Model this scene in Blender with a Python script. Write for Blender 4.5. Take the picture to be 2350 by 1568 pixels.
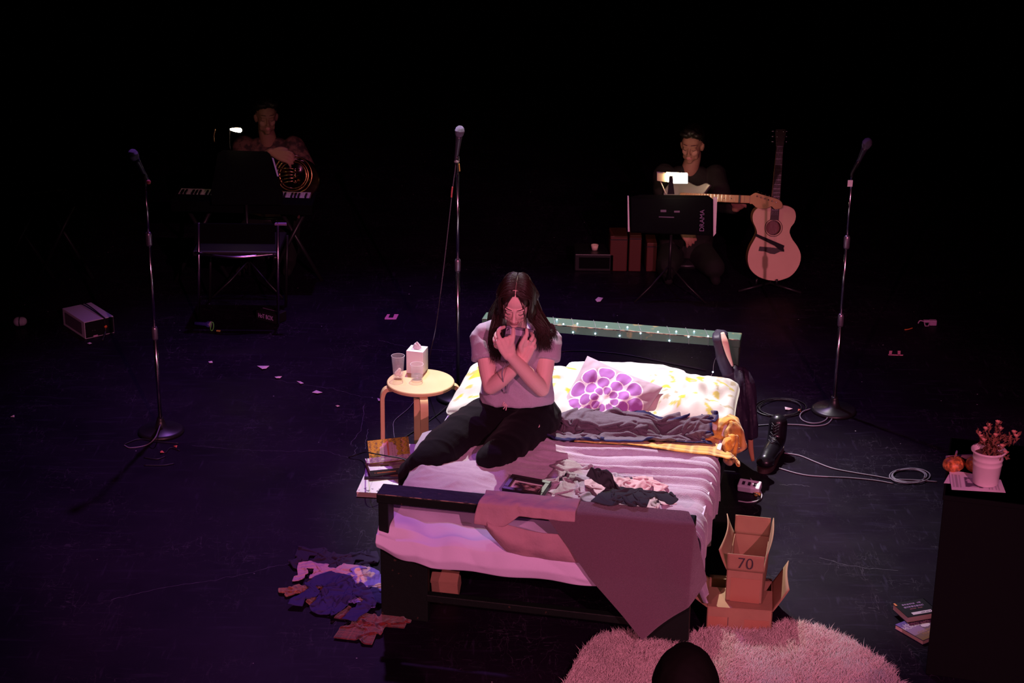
import bpy, math, random
import numpy as np
from mathutils import Vector, Matrix, Euler
from mathutils.noise import noise as mnoise, fractal as mfractal
random.seed(7); RNG = np.random.default_rng(7)
for _o in list(bpy.data.objects): bpy.data.objects.remove(_o)
SC = bpy.context.scene
COL = SC.collection
PI = math.pi

# ------------------------------------------------------------------ camera
F_PX, PITCH, ROLL, CAMH = 4162.0, 0.3618, 0.0099, 3.978
cam = bpy.data.cameras.new('camera'); camo = bpy.data.objects.new('camera', cam); COL.objects.link(camo)
cam.sensor_width = 36.0; cam.sensor_fit = 'HORIZONTAL'; cam.lens = 36.0 * F_PX / 2350.0
cam.clip_start = 0.05; cam.clip_end = 100
camo.matrix_world = Matrix.Translation((0, 0, CAMH)) @ Matrix.Rotation(PI / 2 - PITCH, 4, 'X') @ Matrix.Rotation(ROLL, 4, 'Z')
SC.camera = camo
SC.view_settings.view_transform = 'Standard'
SC.view_settings.look = 'None'
SC.view_settings.gamma = 1.0
SC.view_settings.exposure = 0.0
SC.view_settings.use_curve_mapping = False

# ------------------------------------------------------------------ world and stage lights
W = bpy.data.worlds.new('dark_theatre'); SC.world = W; W.use_nodes = True
W.node_tree.nodes['Background'].inputs[0].default_value = (0.3, 0.1, 0.6, 1)
W.node_tree.nodes['Background'].inputs[1].default_value = 0.0

def spot(name, loc, target, energy, color, size_deg, blend=0.15, radius=0.05):
    L = bpy.data.lights.new(name, 'SPOT'); L.energy = energy; L.color = color
    L.spot_size = math.radians(size_deg); L.spot_blend = blend; L.shadow_soft_size = radius
    o = bpy.data.objects.new(name, L); COL.objects.link(o); o.location = loc
    o.rotation_euler = (Vector(target) - Vector(loc)).to_track_quat('-Z', 'Y').to_euler()
    return o
# white special from high behind the bed, pink front wash from the right, violet wash from high left
spot('stage_spot_white', (-0.2, 11.7, 7.2), (0.65, 8.5, 0.3), 4600, (1.0, 0.95, 0.86), 25, 0.8, 0.03)
spot('stage_spot_pink', (2.6, -2.5, 5.6), (0.72, 6.55, 0.2), 2350, (1.0, 0.29, 0.48), 30.0, 0.4, 0.04)
spot('stage_spot_pink_left', (-2.4, -2.5, 5.6), (0.1, 7.0, 0.2), 1250, (1.0, 0.27, 0.42), 26.0, 0.5, 0.05)
spot('stage_spot_violet', (-1.2, 12.6, 7.4), (-0.35, 9.0, 0.0), 1500, (0.52, 0.18, 0.95), 45, 1.0, 0.12)

# ------------------------------------------------------------------ camera model helpers: a pixel of the photograph to a point of the stage
_c, _s = math.cos(PITCH), math.sin(PITCH)
def _ray(px, py):
    a, b = px - 1175.0, py - 784.0; cr, sr = math.cos(ROLL), math.sin(ROLL)
    ix = a * cr + b * sr; iy = -a * sr + b * cr
    X = ix / F_PX; U = -iy / F_PX
    return (X, _c + U * _s, -_s + U * _c)
def at(px, py, z=0.0):
    r = _ray(px, py); t = (z - CAMH) / r[2]; return Vector((r[0] * t, r[1] * t, z))
def aty(px, py, Y):
    r = _ray(px, py); t = Y / r[1]; return Vector((r[0] * t, Y, CAMH + r[2] * t))

# bed frame of reference: s across (left to right), t from foot to head
BA = 0.2068; BO = Vector((-0.559, 7.077, 0)); BW = Vector((math.cos(BA), -math.sin(BA), 0)); BL = Vector((math.sin(BA), math.cos(BA), 0))
def bd(s, t, z=0.0): return BO + BW * s + BL * t + Vector((0, 0, z))
def bat(px, py, z):
    p = at(px, py, z) - BO; return (p.dot(BW), p.dot(BL))
BM = Matrix.Translation(BO) @ Matrix.Rotation(-BA, 4, 'Z')

# ------------------------------------------------------------------ materials
MATS = {}
def mat(name, color=(.5, .5, .5), rough=.7, metal=0., spec=.5, bump=None, noise=None, attr=None, sheen=0., emit=None, estr=0., trans=0., ior=1.45, coat=0., alpha=1.):
    """procedural principled material; noise=(scale, other colour, contrast) mottles it, bump=(scale, strength)"""
    if name in MATS: return MATS[name]
    m = bpy.data.materials.new(name); m.use_nodes = True; nt = m.node_tree; N = nt.nodes; Lk = nt.links
    b = N['Principled BSDF']
    b.inputs['Base Color'].default_value = (*color, 1); b.inputs['Roughness'].default_value = rough
    b.inputs['Metallic'].default_value = metal; b.inputs['Specular IOR Level'].default_value = spec
    b.inputs['Sheen Weight'].default_value = sheen; b.inputs['Sheen Roughness'].default_value = .5
    b.inputs['Transmission Weight'].default_value = trans; b.inputs['IOR'].default_value = ior
    b.inputs['Coat Weight'].default_value = coat; b.inputs['Alpha'].default_value = alpha
    if emit: b.inputs['Emission Color'].default_value = (*emit, 1); b.inputs['Emission Strength'].default_value = estr
    tc = None
    def coords():
        nonlocal tc
        if tc is None: tc = N.new('ShaderNodeTexCoord')
        return tc.outputs['Object']
    src = None
    if attr:
        a = N.new('ShaderNodeAttribute'); a.attribute_name = attr; src = a.outputs['Color']
    if noise:
        n = N.new('ShaderNodeTexNoise'); n.inputs['Scale'].default_value = noise[0]; n.inputs['Detail'].default_value = 4
        Lk.new(coords(), n.inputs['Vector'])
        r = N.new('ShaderNodeValToRGB'); k = noise[2]; r.color_ramp.elements[0].position = .5 - k; r.color_ramp.elements[1].position = .5 + k
        r.color_ramp.elements[0].color = (0, 0, 0, 1); r.color_ramp.elements[1].color = (1, 1, 1, 1)
        Lk.new(n.outputs['Fac'], r.inputs['Fac'])
        mx = N.new('ShaderNodeMix'); mx.data_type = 'RGBA'
        Lk.new(r.outputs['Color'], mx.inputs['Factor'])
        if src: Lk.new(src, mx.inputs['A'])
        else: mx.inputs['A'].default_value = (*color, 1)
        if src and noise[1] is None:
            mx.blend_type = 'MULTIPLY'; mx.inputs['B'].default_value = (.7, .7, .7, 1)
        else: mx.inputs['B'].default_value = (*(noise[1] or (0, 0, 0)), 1)
        src = mx.outputs['Result']
    if src: Lk.new(src, b.inputs['Base Color'])
    if bump:
        n = N.new('ShaderNodeTexNoise'); n.inputs['Scale'].default_value = bump[0]; n.inputs['Detail'].default_value = 3
        Lk.new(coords(), n.inputs['Vector'])
        bp = N.new('ShaderNodeBump'); bp.inputs['Strength'].default_value = bump[1]; bp.inputs['Distance'].default_value = .01
        Lk.new(n.outputs['Fac'], bp.inputs['Height']); Lk.new(bp.outputs['Normal'], b.inputs['Normal'])
    MATS[name] = m; return m

# ------------------------------------------------------------------ mesh builder
class MB:
    def __init__(s): s.v = []; s.f = []
    def add(s, v, f):
        o = len(s.v); s.v += [tuple(map(float, p)) for p in v]; s.f += [tuple(i + o for i in q) for q in f]; return s
    def box(s, lo, hi, M=None, bev=0.0):
        x0, y0, z0 = lo; x1, y1, z1 = hi
        if bev <= 0:
            v = [(x0, y0, z0), (x1, y0, z0), (x1, y1, z0), (x0, y1, z0), (x0, y0, z1), (x1, y0, z1), (x1, y1, z1), (x0, y1, z1)]
            f = [(3, 2, 1, 0), (4, 5, 6, 7), (0, 1, 5, 4), (1, 2, 6, 5), (2, 3, 7, 6), (3, 0, 4, 7)]
        else:
            b = min(bev, (x1 - x0) * .45, (y1 - y0) * .45, (z1 - z0) * .45)
            def ring(d, z, ):
                r = []
                for (cx, cy, a0) in ((x1 - b, y1 - b, 0), (x0 + b, y1 - b, 90), (x0 + b, y0 + b, 180), (x1 - b, y0 + b, 270)):
                    for k in (0, 45, 90):
                        a = math.radians(a0 + k); r.append((cx + (b - d) * math.cos(a), cy + (b - d) * math.sin(a), z))
                return r
            v = ring(b * .999, z0) + ring(b * .29, z0 + b * .29) + ring(0, z0 + b) + ring(0, z1 - b) + ring(b * .29, z1 - b * .29) + ring(b * .999, z1); n = 12
            f = [tuple(range(n - 1, -1, -1)), tuple(range(5 * n, 6 * n))]
            for k in range(5):
                for i in range(n): j = (i + 1) % n; f.append((k * n + i, k * n + j, (k + 1) * n + j, (k + 1) * n + i))
        if M is not None: v = [M @ Vector(p) for p in v]
        return s.add(v, f)
    def tube(s, pts, r, n=10, caps=True, closed=False):
        pts = [Vector(p) for p in pts]; m = len(pts)
        rr = r if hasattr(r, '__len__') else [r] * m
        T = []
        for i in range(m):
            a = pts[(i - 1) % m] if (closed or i > 0) else pts[i]; b = pts[(i + 1) % m] if (closed or i < m - 1) else pts[i]
            d = (b - a); T.append(d.normalized() if d.length > 1e-9 else Vector((0, 0, 1)))
        u = T[0].orthogonal().normalized(); v = []
        for i in range(m):
            u = (u - T[i] * u.dot(T[i]))
            u = u.normalized() if u.length > 1e-6 else T[i].orthogonal().normalized()
            w = T[i].cross(u)
            for k in range(n):
                a = 2 * PI * k / n; v.append(pts[i] + (u * math.cos(a) + w * math.sin(a)) * rr[i])
        f = []
        for i in range(m if closed else m - 1):
            j = (i + 1) % m
            for k in range(n): l = (k + 1) % n; f.append((i * n + k, i * n + l, j * n + l, j * n + k))
        if caps and not closed: f += [tuple(range(n - 1, -1, -1)), tuple(range((m - 1) * n, m * n))]
        return s.add(v, f)
    def cyl(s, a, b, r, r2=None, n=20):
        a = Vector(a); b = Vector(b); return s.tube([a, b], [r, r if r2 is None else r2], n)
    def lathe(s, prof, M=None, n=28, caps=False):
        v = []; f = []; m = len(prof)
        for (r, z) in prof:
            for k in range(n): a = 2 * PI * k / n; v.append((r * math.cos(a), r * math.sin(a), z))
        for i in range(m - 1):
            for k in range(n): l = (k + 1) % n; f.append((i * n + k, i * n + l, (i + 1) * n + l, (i + 1) * n + k))
        if caps: f += [tuple(range(n - 1, -1, -1)), tuple(range((m - 1) * n, m * n))]
        if M is not None: v = [M @ Vector(p) for p in v]
        return s.add(v, f)
    def ell(s, c, r, M=None, n=18, m=12):
        c = Vector(c); v = [(0, 0, -1)]; f = []
        for i in range(1, m):
            ph = -PI / 2 + PI * i / m
            for k in range(n): a = 2 * PI * k / n; v.append((math.cos(ph) * math.cos(a), math.cos(ph) * math.sin(a), math.sin(ph)))
        v.append((0, 0, 1)); T = len(v) - 1
        for k in range(n): l = (k + 1) % n; f.append((0, 1 + l, 1 + k)); f.append((T, 1 + (m - 2) * n + k, 1 + (m - 2) * n + l))
        for i in range(m - 2):
            for k in range(n): l = (k + 1) % n; f.append((1 + i * n + k, 1 + i * n + l, 1 + (i + 1) * n + l, 1 + (i + 1) * n + k))
        rr = r if hasattr(r, '__len__') else (r, r, r)
        w = [c + Vector((p[0] * rr[0], p[1] * rr[1], p[2] * rr[2])) for p in v]
        if M is not None: w = [M @ p for p in w]
        return s.add(w, f)
    def prism(s, outline, z0, z1, M=None):
        n = len(outline); v = [(x, y, z0) for x, y in outline] + [(x, y, z1) for x, y in outline]
        f = [tuple(range(n - 1, -1, -1)), tuple(range(n, 2 * n))] + [(i, (i + 1) % n, n + (i + 1) % n, n + i) for i in range(n)]
        if M is not None: v = [M @ Vector(p) for p in v]
        return s.add(v, f)
    def loft(s, rings, n=20, sub=4):
        """rings: (centre, rx, ry, yaw, pitch-axis normal) ellipses joined by a smooth skin with round caps"""
        C = np.array([list(r[0]) + [r[1], r[2]] for r in rings], float)
        P = cr(C, sub)
        cs = [Vector(p[:3]) for p in P]; m = len(cs); v = []
        for i in range(m):
            v_ = cs[min(i + 1, m - 1)] - cs[max(i - 1, 0)]; t = v_.normalized()
            x = Vector((1, 0, 0)); x = (x - t * x.dot(t)).normalized(); y = t.cross(x)
            for k in range(n): a = 2 * PI * k / n; v.append(cs[i] + x * math.cos(a) * P[i][3] + y * math.sin(a) * P[i][4])
        f = []
        for i in range(m - 1):
            for k in range(n): l = (k + 1) % n; f.append((i * n + k, i * n + l, (i + 1) * n + l, (i + 1) * n + k))
        f += [tuple(range(n - 1, -1, -1)), tuple(range((m - 1) * n, m * n))]
        return s.add(v, f)
    def limb(s, pts, rad, n=14, sub=5):
        """rounded tapering limb through the points"""
        C = np.array([list(p) + [r] for p, r in zip(pts, rad)], float); P = cr(C, sub)
        s.tube([p[:3] for p in P], [p[3] for p in P], n)
        s.ell(P[0][:3], P[0][3], n=n, m=8); s.ell(P[-1][:3], P[-1][3], n=n, m=8)
        return s
    def obj(s, name, material, parent=None, smooth=False, **kw):
        return mk(name, s.v, s.f, material, parent, smooth, **kw)

def cr(C, sub):
    """Catmull-Rom through rows of C"""
    C = np.asarray(C, float); n = len(C)
    if n < 2: return C
    E = np.vstack([2 * C[0] - C[1], C, 2 * C[-1] - C[-2]]); out = []
    for i in range(n - 1):
        p0, p1, p2, p3 = E[i], E[i + 1], E[i + 2], E[i + 3]
        for k in range(sub):
            t = k / sub
            out.append(.5 * ((2 * p1) + (-p0 + p2) * t + (2 * p0 - 5 * p1 + 4 * p2 - p3) * t * t + (-p0 + 3 * p1 - 3 * p2 + p3) * t ** 3))
    out.append(C[-1]); return np.array(out)

WO = {}
def _place(o, origin, parent):
    WO[o.name] = Vector(origin)
    if parent is not None:
        o.parent = parent; o.location = Vector(origin) - WO[parent.name]
    else: o.location = origin
    COL.objects.link(o)
def mk(name, verts, faces, material=None, parent=None, smooth=False, colors=None, solid=0, sub=0, sharp=None, bevel=0):
    v = np.array([tuple(p) for p in verts], float)
    lo, hi = v.min(0), v.max(0); org = Vector(((lo[0] + hi[0]) / 2, (lo[1] + hi[1]) / 2, lo[2]))
    me = bpy.data.meshes.new(name); me.from_pydata((v - np.array(org)).tolist(), [], [list(map(int, q)) for q in faces]); me.update()
    if smooth: me.polygons.foreach_set('use_smooth', [True] * len(me.polygons))
    if colors is not None:
        ca = me.color_attributes.new('paint', 'FLOAT_COLOR', 'POINT'); c = np.ones((len(v), 4)); c[:, :3] = colors; ca.data.foreach_set('color', c.ravel())
    if material is not None: me.materials.append(material)
    o = bpy.data.objects.new(name, me); _place(o, org, parent)
    if bevel:
        b = o.modifiers.new('bevel', 'BEVEL'); b.width = bevel; b.segments = 2; b.limit_method = 'ANGLE'
    if solid:
        q = o.modifiers.new('solid', 'SOLIDIFY'); q.thickness = solid; q.offset = 0
    if sub:
        q = o.modifiers.new('sub', 'SUBSURF'); q.levels = sub; q.render_levels = sub
    return o
def root(name, loc, label, cat, group=None):
    o = bpy.data.objects.new(name, None); o.empty_display_size = .1
    _place(o, Vector(loc), None); return tag(o, label, cat, group)
def tag(o, label=None, cat=None, group=None, kind=None):
    if label: o['label'] = label
    if cat: o['category'] = cat
    if group: o['group'] = group
    if kind: o['kind'] = kind
    return o
def recolor(o, fn):
    """paint a real surface pattern: fn(Nx3 world coords) -> Nx3 albedo"""
    me = o.data; n = len(me.vertices); v = np.empty(n * 3); me.vertices.foreach_get('co', v); v = v.reshape(-1, 3) + np.array(WO[o.name])
    c = np.ones((n, 4)); c[:, :3] = fn(v)
    ca = me.color_attributes.get('paint') or me.color_attributes.new('paint', 'FLOAT_COLOR', 'POINT'); ca.data.foreach_set('color', c.ravel())
def blob(name, mb, material, parent=None, voxel=.005, smooth=6, colfn=None, folds=None):
    """fuse overlapping closed shapes into one continuous skin"""
    me = bpy.data.meshes.new('tmp'); me.from_pydata(mb.v, [], mb.f); me.update()
    o = bpy.data.objects.new('tmp', me); COL.objects.link(o)
    r = o.modifiers.new('r', 'REMESH'); r.mode = 'VOXEL'; r.voxel_size = voxel; r.use_smooth_shade = True
    if smooth:
        q = o.modifiers.new('s', 'SMOOTH'); q.factor = .5; q.iterations = smooth
    dg = bpy.context.evaluated_depsgraph_get(); e = o.evaluated_get(dg); m2 = bpy.data.meshes.new_from_object(e)
    n = len(m2.vertices); v = np.empty(n * 3); m2.vertices.foreach_get('co', v); v = v.reshape(-1, 3)
    nr = np.empty(n * 3); m2.vertices.foreach_get('normal', nr); nr = nr.reshape(-1, 3)
    if folds is not None: v = v + nr * folds(v)[:, None]
    fs = [tuple(p.vertices) for p in m2.polygons]
    bpy.data.objects.remove(o); bpy.data.meshes.remove(m2); bpy.data.meshes.remove(me)
    return mk(name, v, fs, material, parent, True, colors=None if colfn is None else colfn(v))
def text(name, s, size, M, material, parent, ext=.0006, align='CENTER', xs=1.0, off=0.0):
    c = bpy.data.curves.new(name, 'FONT'); c.body = s; c.size = size; c.extrude = ext; c.align_x = align; c.align_y = 'CENTER'; c.offset = off
    o = bpy.data.objects.new('tmp', c); COL.objects.link(o); dg = bpy.context.evaluated_depsgraph_get(); dg.update()
    me = bpy.data.meshes.new_from_object(o.evaluated_get(dg)); bpy.data.objects.remove(o)
    V = [M @ Vector((v.co.x * xs, v.co.y, v.co.z)) for v in me.vertices]; F = [tuple(p.vertices) for p in me.polygons]
    bpy.data.meshes.remove(me); return mk(name, V, F, material, parent)
def grid_faces(nu, nv, mask=None):
    f = []
    for j in range(nv - 1):
        for i in range(nu - 1):
            if mask is None or mask[j, i]: f.append((j * nu + i, j * nu + i + 1, (j + 1) * nu + i + 1, (j + 1) * nu + i))
    return f
def frame_from(o, x, up):
    """4x4 with origin o, x axis, and z axis close to 'up' normal"""
    x = Vector(x).normalized(); z = Vector(up); z = (z - x * z.dot(x)).normalized(); y = z.cross(x)
    M = Matrix((x, y, z)).transposed().to_4x4(); M.translation = Vector(o); return M
def vnoise(v, sc, seed=0, oct=3):
    """smooth noise on an Nx3 array"""
    v = np.asarray(v) * sc + seed * 13.7; out = np.zeros(len(v)); amp = 1
    for k in range(oct):
        out += amp * (np.sin(v[:, 0] * 1.7 + 1.3 * np.sin(v[:, 1] * 1.1 + k) + k * 2.1) * np.cos(v[:, 1] * 1.9 + 1.1 * np.sin(v[:, 2] * 1.3 + 2 * k)) + .5 * np.sin(v[:, 2] * 2.1 + v[:, 0] + k)) / 1.5
        v = v * 2.03 + 5.1; amp *= .5
    return out / 1.75

# ------------------------------------------------------------------ cloth settling (position based), in any flat frame
class Pile:
    """height of what already lies there"""
    def __init__(s, x0, x1, y0, y1, res=.02):
        s.x0, s.y0, s.r = x0, y0, res; s.h = np.full((int((y1 - y0) / res) + 2, int((x1 - x0) / res) + 2), -9.0)
    def idx(s, P):
        return (np.clip(((P[:, 1] - s.y0) / s.r).astype(int), 0, s.h.shape[0] - 1), np.clip(((P[:, 0] - s.x0) / s.r).astype(int), 0, s.h.shape[1] - 1))
    def add(s, P):
        j, i = s.idx(P); np.maximum.at(s.h, (j, i), P[:, 2])
        h = s.h; 
        for _ in range(1):
            m = np.maximum.reduce([h, np.roll(h, 1, 0) - .004, np.roll(h, -1, 0) - .004, np.roll(h, 1, 1) - .004, np.roll(h, -1, 1) - .004]); h[:] = m
    def push(s, P, th):
        j, i = s.idx(P); H = s.h[j, i] + th; return (P[:, 2] < H) & (P[:, 2] > H - .14), H
def drape(P0, rest_u, rest_v, boxes=(), floor=0.0, pile=None, th=.006, steps=110, iters=7, fric=.6, pins=None, g=9.8, bend=.25, spheres=()):
    """P0: (nv,nu,3) start; rest_u/rest_v rest spacing (scalar or arrays)"""
    nv, nu, _ = P0.shape; P = P0.reshape(-1, 3).copy(); Q = P.copy(); id_ = np.arange(nu * nv).reshape(nv, nu)
    ru = np.broadcast_to(rest_u, (nv, nu)).ravel() if np.ndim(rest_u) else np.full(nu * nv, rest_u)
    rv = np.broadcast_to(rest_v, (nv, nu)).ravel() if np.ndim(rest_v) else np.full(nu * nv, rest_v)
    G = []
    def grp(a, b, L, k):
        G.append((a.ravel(), b.ravel(), L, k))
    for o in (0, 1):
        a, b = id_[:, o:-1:2], id_[:, o + 1::2]; n_ = min(a.shape[1], b.shape[1]); a, b = a[:, :n_], b[:, :n_]; grp(a, b, ru[a.ravel()], 1.0)
        a, b = id_[o:-1:2, :], id_[o + 1::2, :]; n_ = min(a.shape[0], b.shape[0]); a, b = a[:n_], b[:n_]; grp(a, b, rv[a.ravel()], 1.0)
    for oj in (0, 1):
        a, b = id_[oj:-1:2, :-1], id_[oj + 1::2, 1:]; n_ = min(a.shape[0], b.shape[0]); a, b = a[:n_], b[:n_]; grp(a, b, np.hypot(ru[a.ravel()], rv[a.ravel()]), .35)
        a, b = id_[oj:-1:2, 1:], id_[oj + 1::2, :-1]; n_ = min(a.shape[0], b.shape[0]); a, b = a[:n_], b[:n_]; grp(a, b, np.hypot(ru[a.ravel()], rv[a.ravel()]), .35)
    for o in (0, 1):
        for q in (0, 1):
            a = id_[:, o * 1 + q * 2::4]; a = a[:, :]; cols = np.arange(o + q * 2, nu, 4); cols = cols[cols + 2 < nu]
            if len(cols): grp(id_[:, cols], id_[:, cols + 2], 2 * ru[id_[:, cols].ravel()], bend)
            rows = np.arange(o + q * 2, nv, 4); rows = rows[rows + 2 < nv]
            if len(rows): grp(id_[rows, :], id_[rows + 2, :], 2 * rv[id_[rows, :].ravel()], bend)
    dt = 1 / 60.; pinm = None
    if pins is not None: pinm = pins.ravel(); PP = P[pinm].copy()
    cnt = np.zeros(len(P), bool)
    for st in range(steps):
        V = (P - Q) * .985; sp = np.linalg.norm(V, axis=1, keepdims=True); V *= np.minimum(1, .02 / np.maximum(sp, 1e-9))
        V[cnt, :] *= (1 - fric) if st < steps * .7 else .2
        Q = P.copy(); P = P + V; P[:, 2] -= g * dt * dt
        for it in range(iters):
            for a, b, L, k in G:
                d = P[b] - P[a]; l = np.sqrt((d * d).sum(1)) + 1e-9
                c = d * ((l - L) / l * .5 * k)[:, None]; P[a] += c; P[b] -= c
            cnt[:] = False
            if it % 2 == 1 or it == iters - 1:
                if floor is not None:
                    m = P[:, 2] < floor + th; P[m, 2] = floor + th; cnt |= m
                if pile is not None:
                    m, H = pile.push(P, th); P[m, 2] = H[m]; cnt |= m
                for (x0, x1, y0, y1, z0, z1) in boxes:
                    d = np.stack([P[:, 0] - (x0 - th), (x1 + th) - P[:, 0], P[:, 1] - (y0 - th), (y1 + th) - P[:, 1], P[:, 2] - (z0 - th), (z1 + th) - P[:, 2]], 1)
                    m = (d > 0).all(1)
                    if m.any():
                        dd = d[m].copy(); dd[:, 4] += 9; dd[:, 5] *= .8; k = dd.argmin(1); im = np.where(m)[0]
                        for q, (ax, val) in enumerate(((0, x0 - th), (0, x1 + th), (1, y0 - th), (1, y1 + th), (2, z0 - th), (2, z1 + th))):
                            P[im[k == q], ax] = val
                        cnt |= m
                for (cx, cy, cz, r) in spheres:
                    e = P - np.array((cx, cy, cz)); l = np.linalg.norm(e, axis=1); m = l < r + th
                    P[m] = np.array((cx, cy, cz)) + e[m] / l[m][:, None] * (r + th); cnt |= m
                if pinm is not None: P[pinm] = PP
    return P.reshape(nv, nu, 3)
def grid(nu, nv, x0, x1, y0, y1, z=0.):
    u, v = np.meshgrid(np.linspace(0, 1, nu), np.linspace(0, 1, nv)); P = np.zeros((nv, nu, 3)); P[..., 0] = x0 + (x1 - x0) * u; P[..., 1] = y0 + (y1 - y0) * v; P[..., 2] = z
    return P, u, v
def cloth_obj(name, P, material, frame=None, solid=.004, mask=None, colors=None, sub=1, parent=None):
    nv, nu, _ = P.shape; V = P.reshape(-1, 3)
    if frame is not None:
        R = np.array(frame.to_3x3()); V = V @ R.T + np.array(frame.translation)
    f = grid_faces(nu, nv, mask)
    if mask is not None:
        used = sorted({i for q in f for i in q}); rm = {k: i for i, k in enumerate(used)}
        V = V[used]; f = [tuple(rm[i] for i in q) for q in f]
        if colors is not None: colors = colors.reshape(-1, 3)[used]
    elif colors is not None: colors = colors.reshape(-1, 3)
    return mk(name, V, f, material, parent, True, colors=colors, solid=solid, sub=sub)

# ================================================================== THE SETTING
m = mat('stage_floor', (.012, .009, .016), .5, spec=.10)
nt = m.node_tree; N = nt.nodes; Lk = nt.links; b = N['Principled BSDF']; tc = N.new('ShaderNodeTexCoord')
def _noise(scale, detail, stretch=None, rot=0.):
    n = N.new('ShaderNodeTexNoise'); n.inputs['Scale'].default_value = scale; n.inputs['Detail'].default_value = detail
    if stretch:
        mp = N.new('ShaderNodeMapping'); mp.inputs['Scale'].default_value = stretch; mp.inputs['Rotation'].default_value = (0, 0, rot)
        Lk.new(tc.outputs['Object'], mp.inputs['Vector']); Lk.new(mp.outputs['Vector'], n.inputs['Vector'])
    else: Lk.new(tc.outputs['Object'], n.inputs['Vector'])
    return n
def _ramp(src, a, bb, ca=(0, 0, 0), cb=(1, 1, 1)):
    r = N.new('ShaderNodeValToRGB'); e = r.color_ramp.elements; e[0].position = a; e[1].position = bb; e[0].color = (*ca, 1); e[1].color = (*cb, 1)
    Lk.new(src, r.inputs['Fac']); return r.outputs['Color']
def _mix(fac, A, B, mode='MIX', f=None):
    x = N.new('ShaderNodeMix'); x.data_type = 'RGBA'; x.blend_type = mode
    if fac is not None: Lk.new(fac, x.inputs['Factor'])
    else: x.inputs['Factor'].default_value = f
    for k, q in (('A', A), ('B', B)):
        if hasattr(q, 'links'): Lk.new(q, x.inputs[k])
        else: x.inputs[k].default_value = (*q, 1)
    return x.outputs['Result']
base = _mix(_ramp(_noise(2.2, 6).outputs['Fac'], .35, .7), (.0052, .0024, .0082), (.0105, .0052, .0155))
scuff = _mix(_ramp(_noise(5, 5, (1, 7, 1), .35).outputs['Fac'], .58, .74), base, (.014, .009, .024))
scuff = _mix(_ramp(_noise(7, 6, (6, 1, 1), -.3).outputs['Fac'], .62, .75), scuff, (.018, .012, .030))
# fine scratches: thin iso-lines of stretched noise in several directions
for (sc, st, ro, w) in ((3.0, (1, 4, 1), .5, .0035), (2.4, (5, 1, 1), .25, .003), (4.5, (1, 3, 1), -.8, .003), (6.0, (2, 1, 1), 1.2, .003)):
    n = _noise(sc, 2.5, st, ro); mt = N.new('ShaderNodeMath'); mt.operation = 'COMPARE'; mt.inputs[1].default_value = .55; mt.inputs[2].default_value = w
    Lk.new(n.outputs['Fac'], mt.inputs[0])
    k = N.new('ShaderNodeMath'); k.operation = 'MULTIPLY'; Lk.new(mt.outputs[0], k.inputs[0]); Lk.new(_ramp(_noise(3.1, 3).outputs['Fac'], .45, .65), k.inputs[1])
    scuff = _mix(k.outputs[0], scuff, (.035, .028, .045))
# specks of dust and chips
vo = N.new('ShaderNodeTexVoronoi'); vo.inputs['Scale'].default_value = 6.5; Lk.new(tc.outputs['Object'], vo.inputs['Vector'])
scuff = _mix(_ramp(vo.outputs['Distance'], .012, .03, (1, 1, 1), (0, 0, 0)), scuff, (.5, .48, .5))
Lk.new(scuff, b.inputs['Base Color'])
rr = _ramp(_noise(4, 5).outputs['Fac'], .3, .75, (.40, .40, .40), (.60, .60, .60)); Lk.new(rr, b.inputs['Roughness'])
bp = N.new('ShaderNodeBump'); bp.inputs['Strength'].default_value = .12; bp.inputs['Distance'].default_value = .003; Lk.new(_noise(28, 5).outputs['Fac'], bp.inputs['Height']); Lk.new(bp.outputs['Normal'], b.inputs['Normal'])
tag(MB().box((-7, -1, -.1), (7, 17, 0)).obj('floor', m), kind='structure')
drp = mat('black_drape', (.004, .004, .005), .95, spec=.05, bump=(3, .3))
def drapes(name, a, b, h=6.5):
    a = Vector(a); b = Vector(b); L = (b - a).length; n = int(L / .05); v = []; f = []
    d = (b - a) / L; q = Vector((-d.y, d.x, 0))
    for i in range(n + 1):
        p = a + (b - a) * (i / n) + q * (.07 * math.sin(i * .55) + .03 * math.sin(i * .23))
        v += [p, p + Vector((0, 0, h))]
    for i in range(n): f.append((2 * i, 2 * i + 2, 2 * i + 3, 2 * i + 1))
    return tag(mk(name, v, f, drp, None, True, solid=.01), kind='structure')
drapes('wall_back', (-6.8, 15.5, 0), (6.8, 15.5, 0)); drapes('wall_left', (-6.8, 1, 0), (-6.8, 15.5, 0)); drapes('wall_right', (6.8, 1, 0), (6.8, 15.5, 0))

# ================================================================== BED FRAME
bp_ = mat('bed_paint_black_green', (.006, .010, .008), .5, spec=.25, noise=(26, (.05, .03, .02), .09), bump=(30, .15))
bp_.node_tree.nodes['Color Ramp'].color_ramp.elements[0].position = .68; bp_.node_tree.nodes['Color Ramp'].color_ramp.elements[1].position = .72
gp = mat('bed_paint_green', (.045, .10, .068), .5, noise=(14, (.20, .17, .07), .12), bump=(30, .15))
gp.node_tree.nodes['Color Ramp'].color_ramp.elements[0].position = .62; gp.node_tree.nodes['Color Ramp'].color_ramp.elements[1].position = .70
chip = mat('chipped_wood_edge', (.42, .30, .19), .8, noise=(30, (.02, .02, .015), .1))
BWD, BLN = 1.353, 2.013
bed = root('bed', bd(.676, 1.0, 0), 'double bed with chipped dark green painted wooden frame in the middle of the stage', 'bed')
def bbox(lo, hi, bev=.004): return MB().box(lo, hi, BM, bev)
fr = bbox((-.005, -.055, .572), (BWD + .005, .055, .617), .006).obj('foot_rail', bp_, bed)
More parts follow.
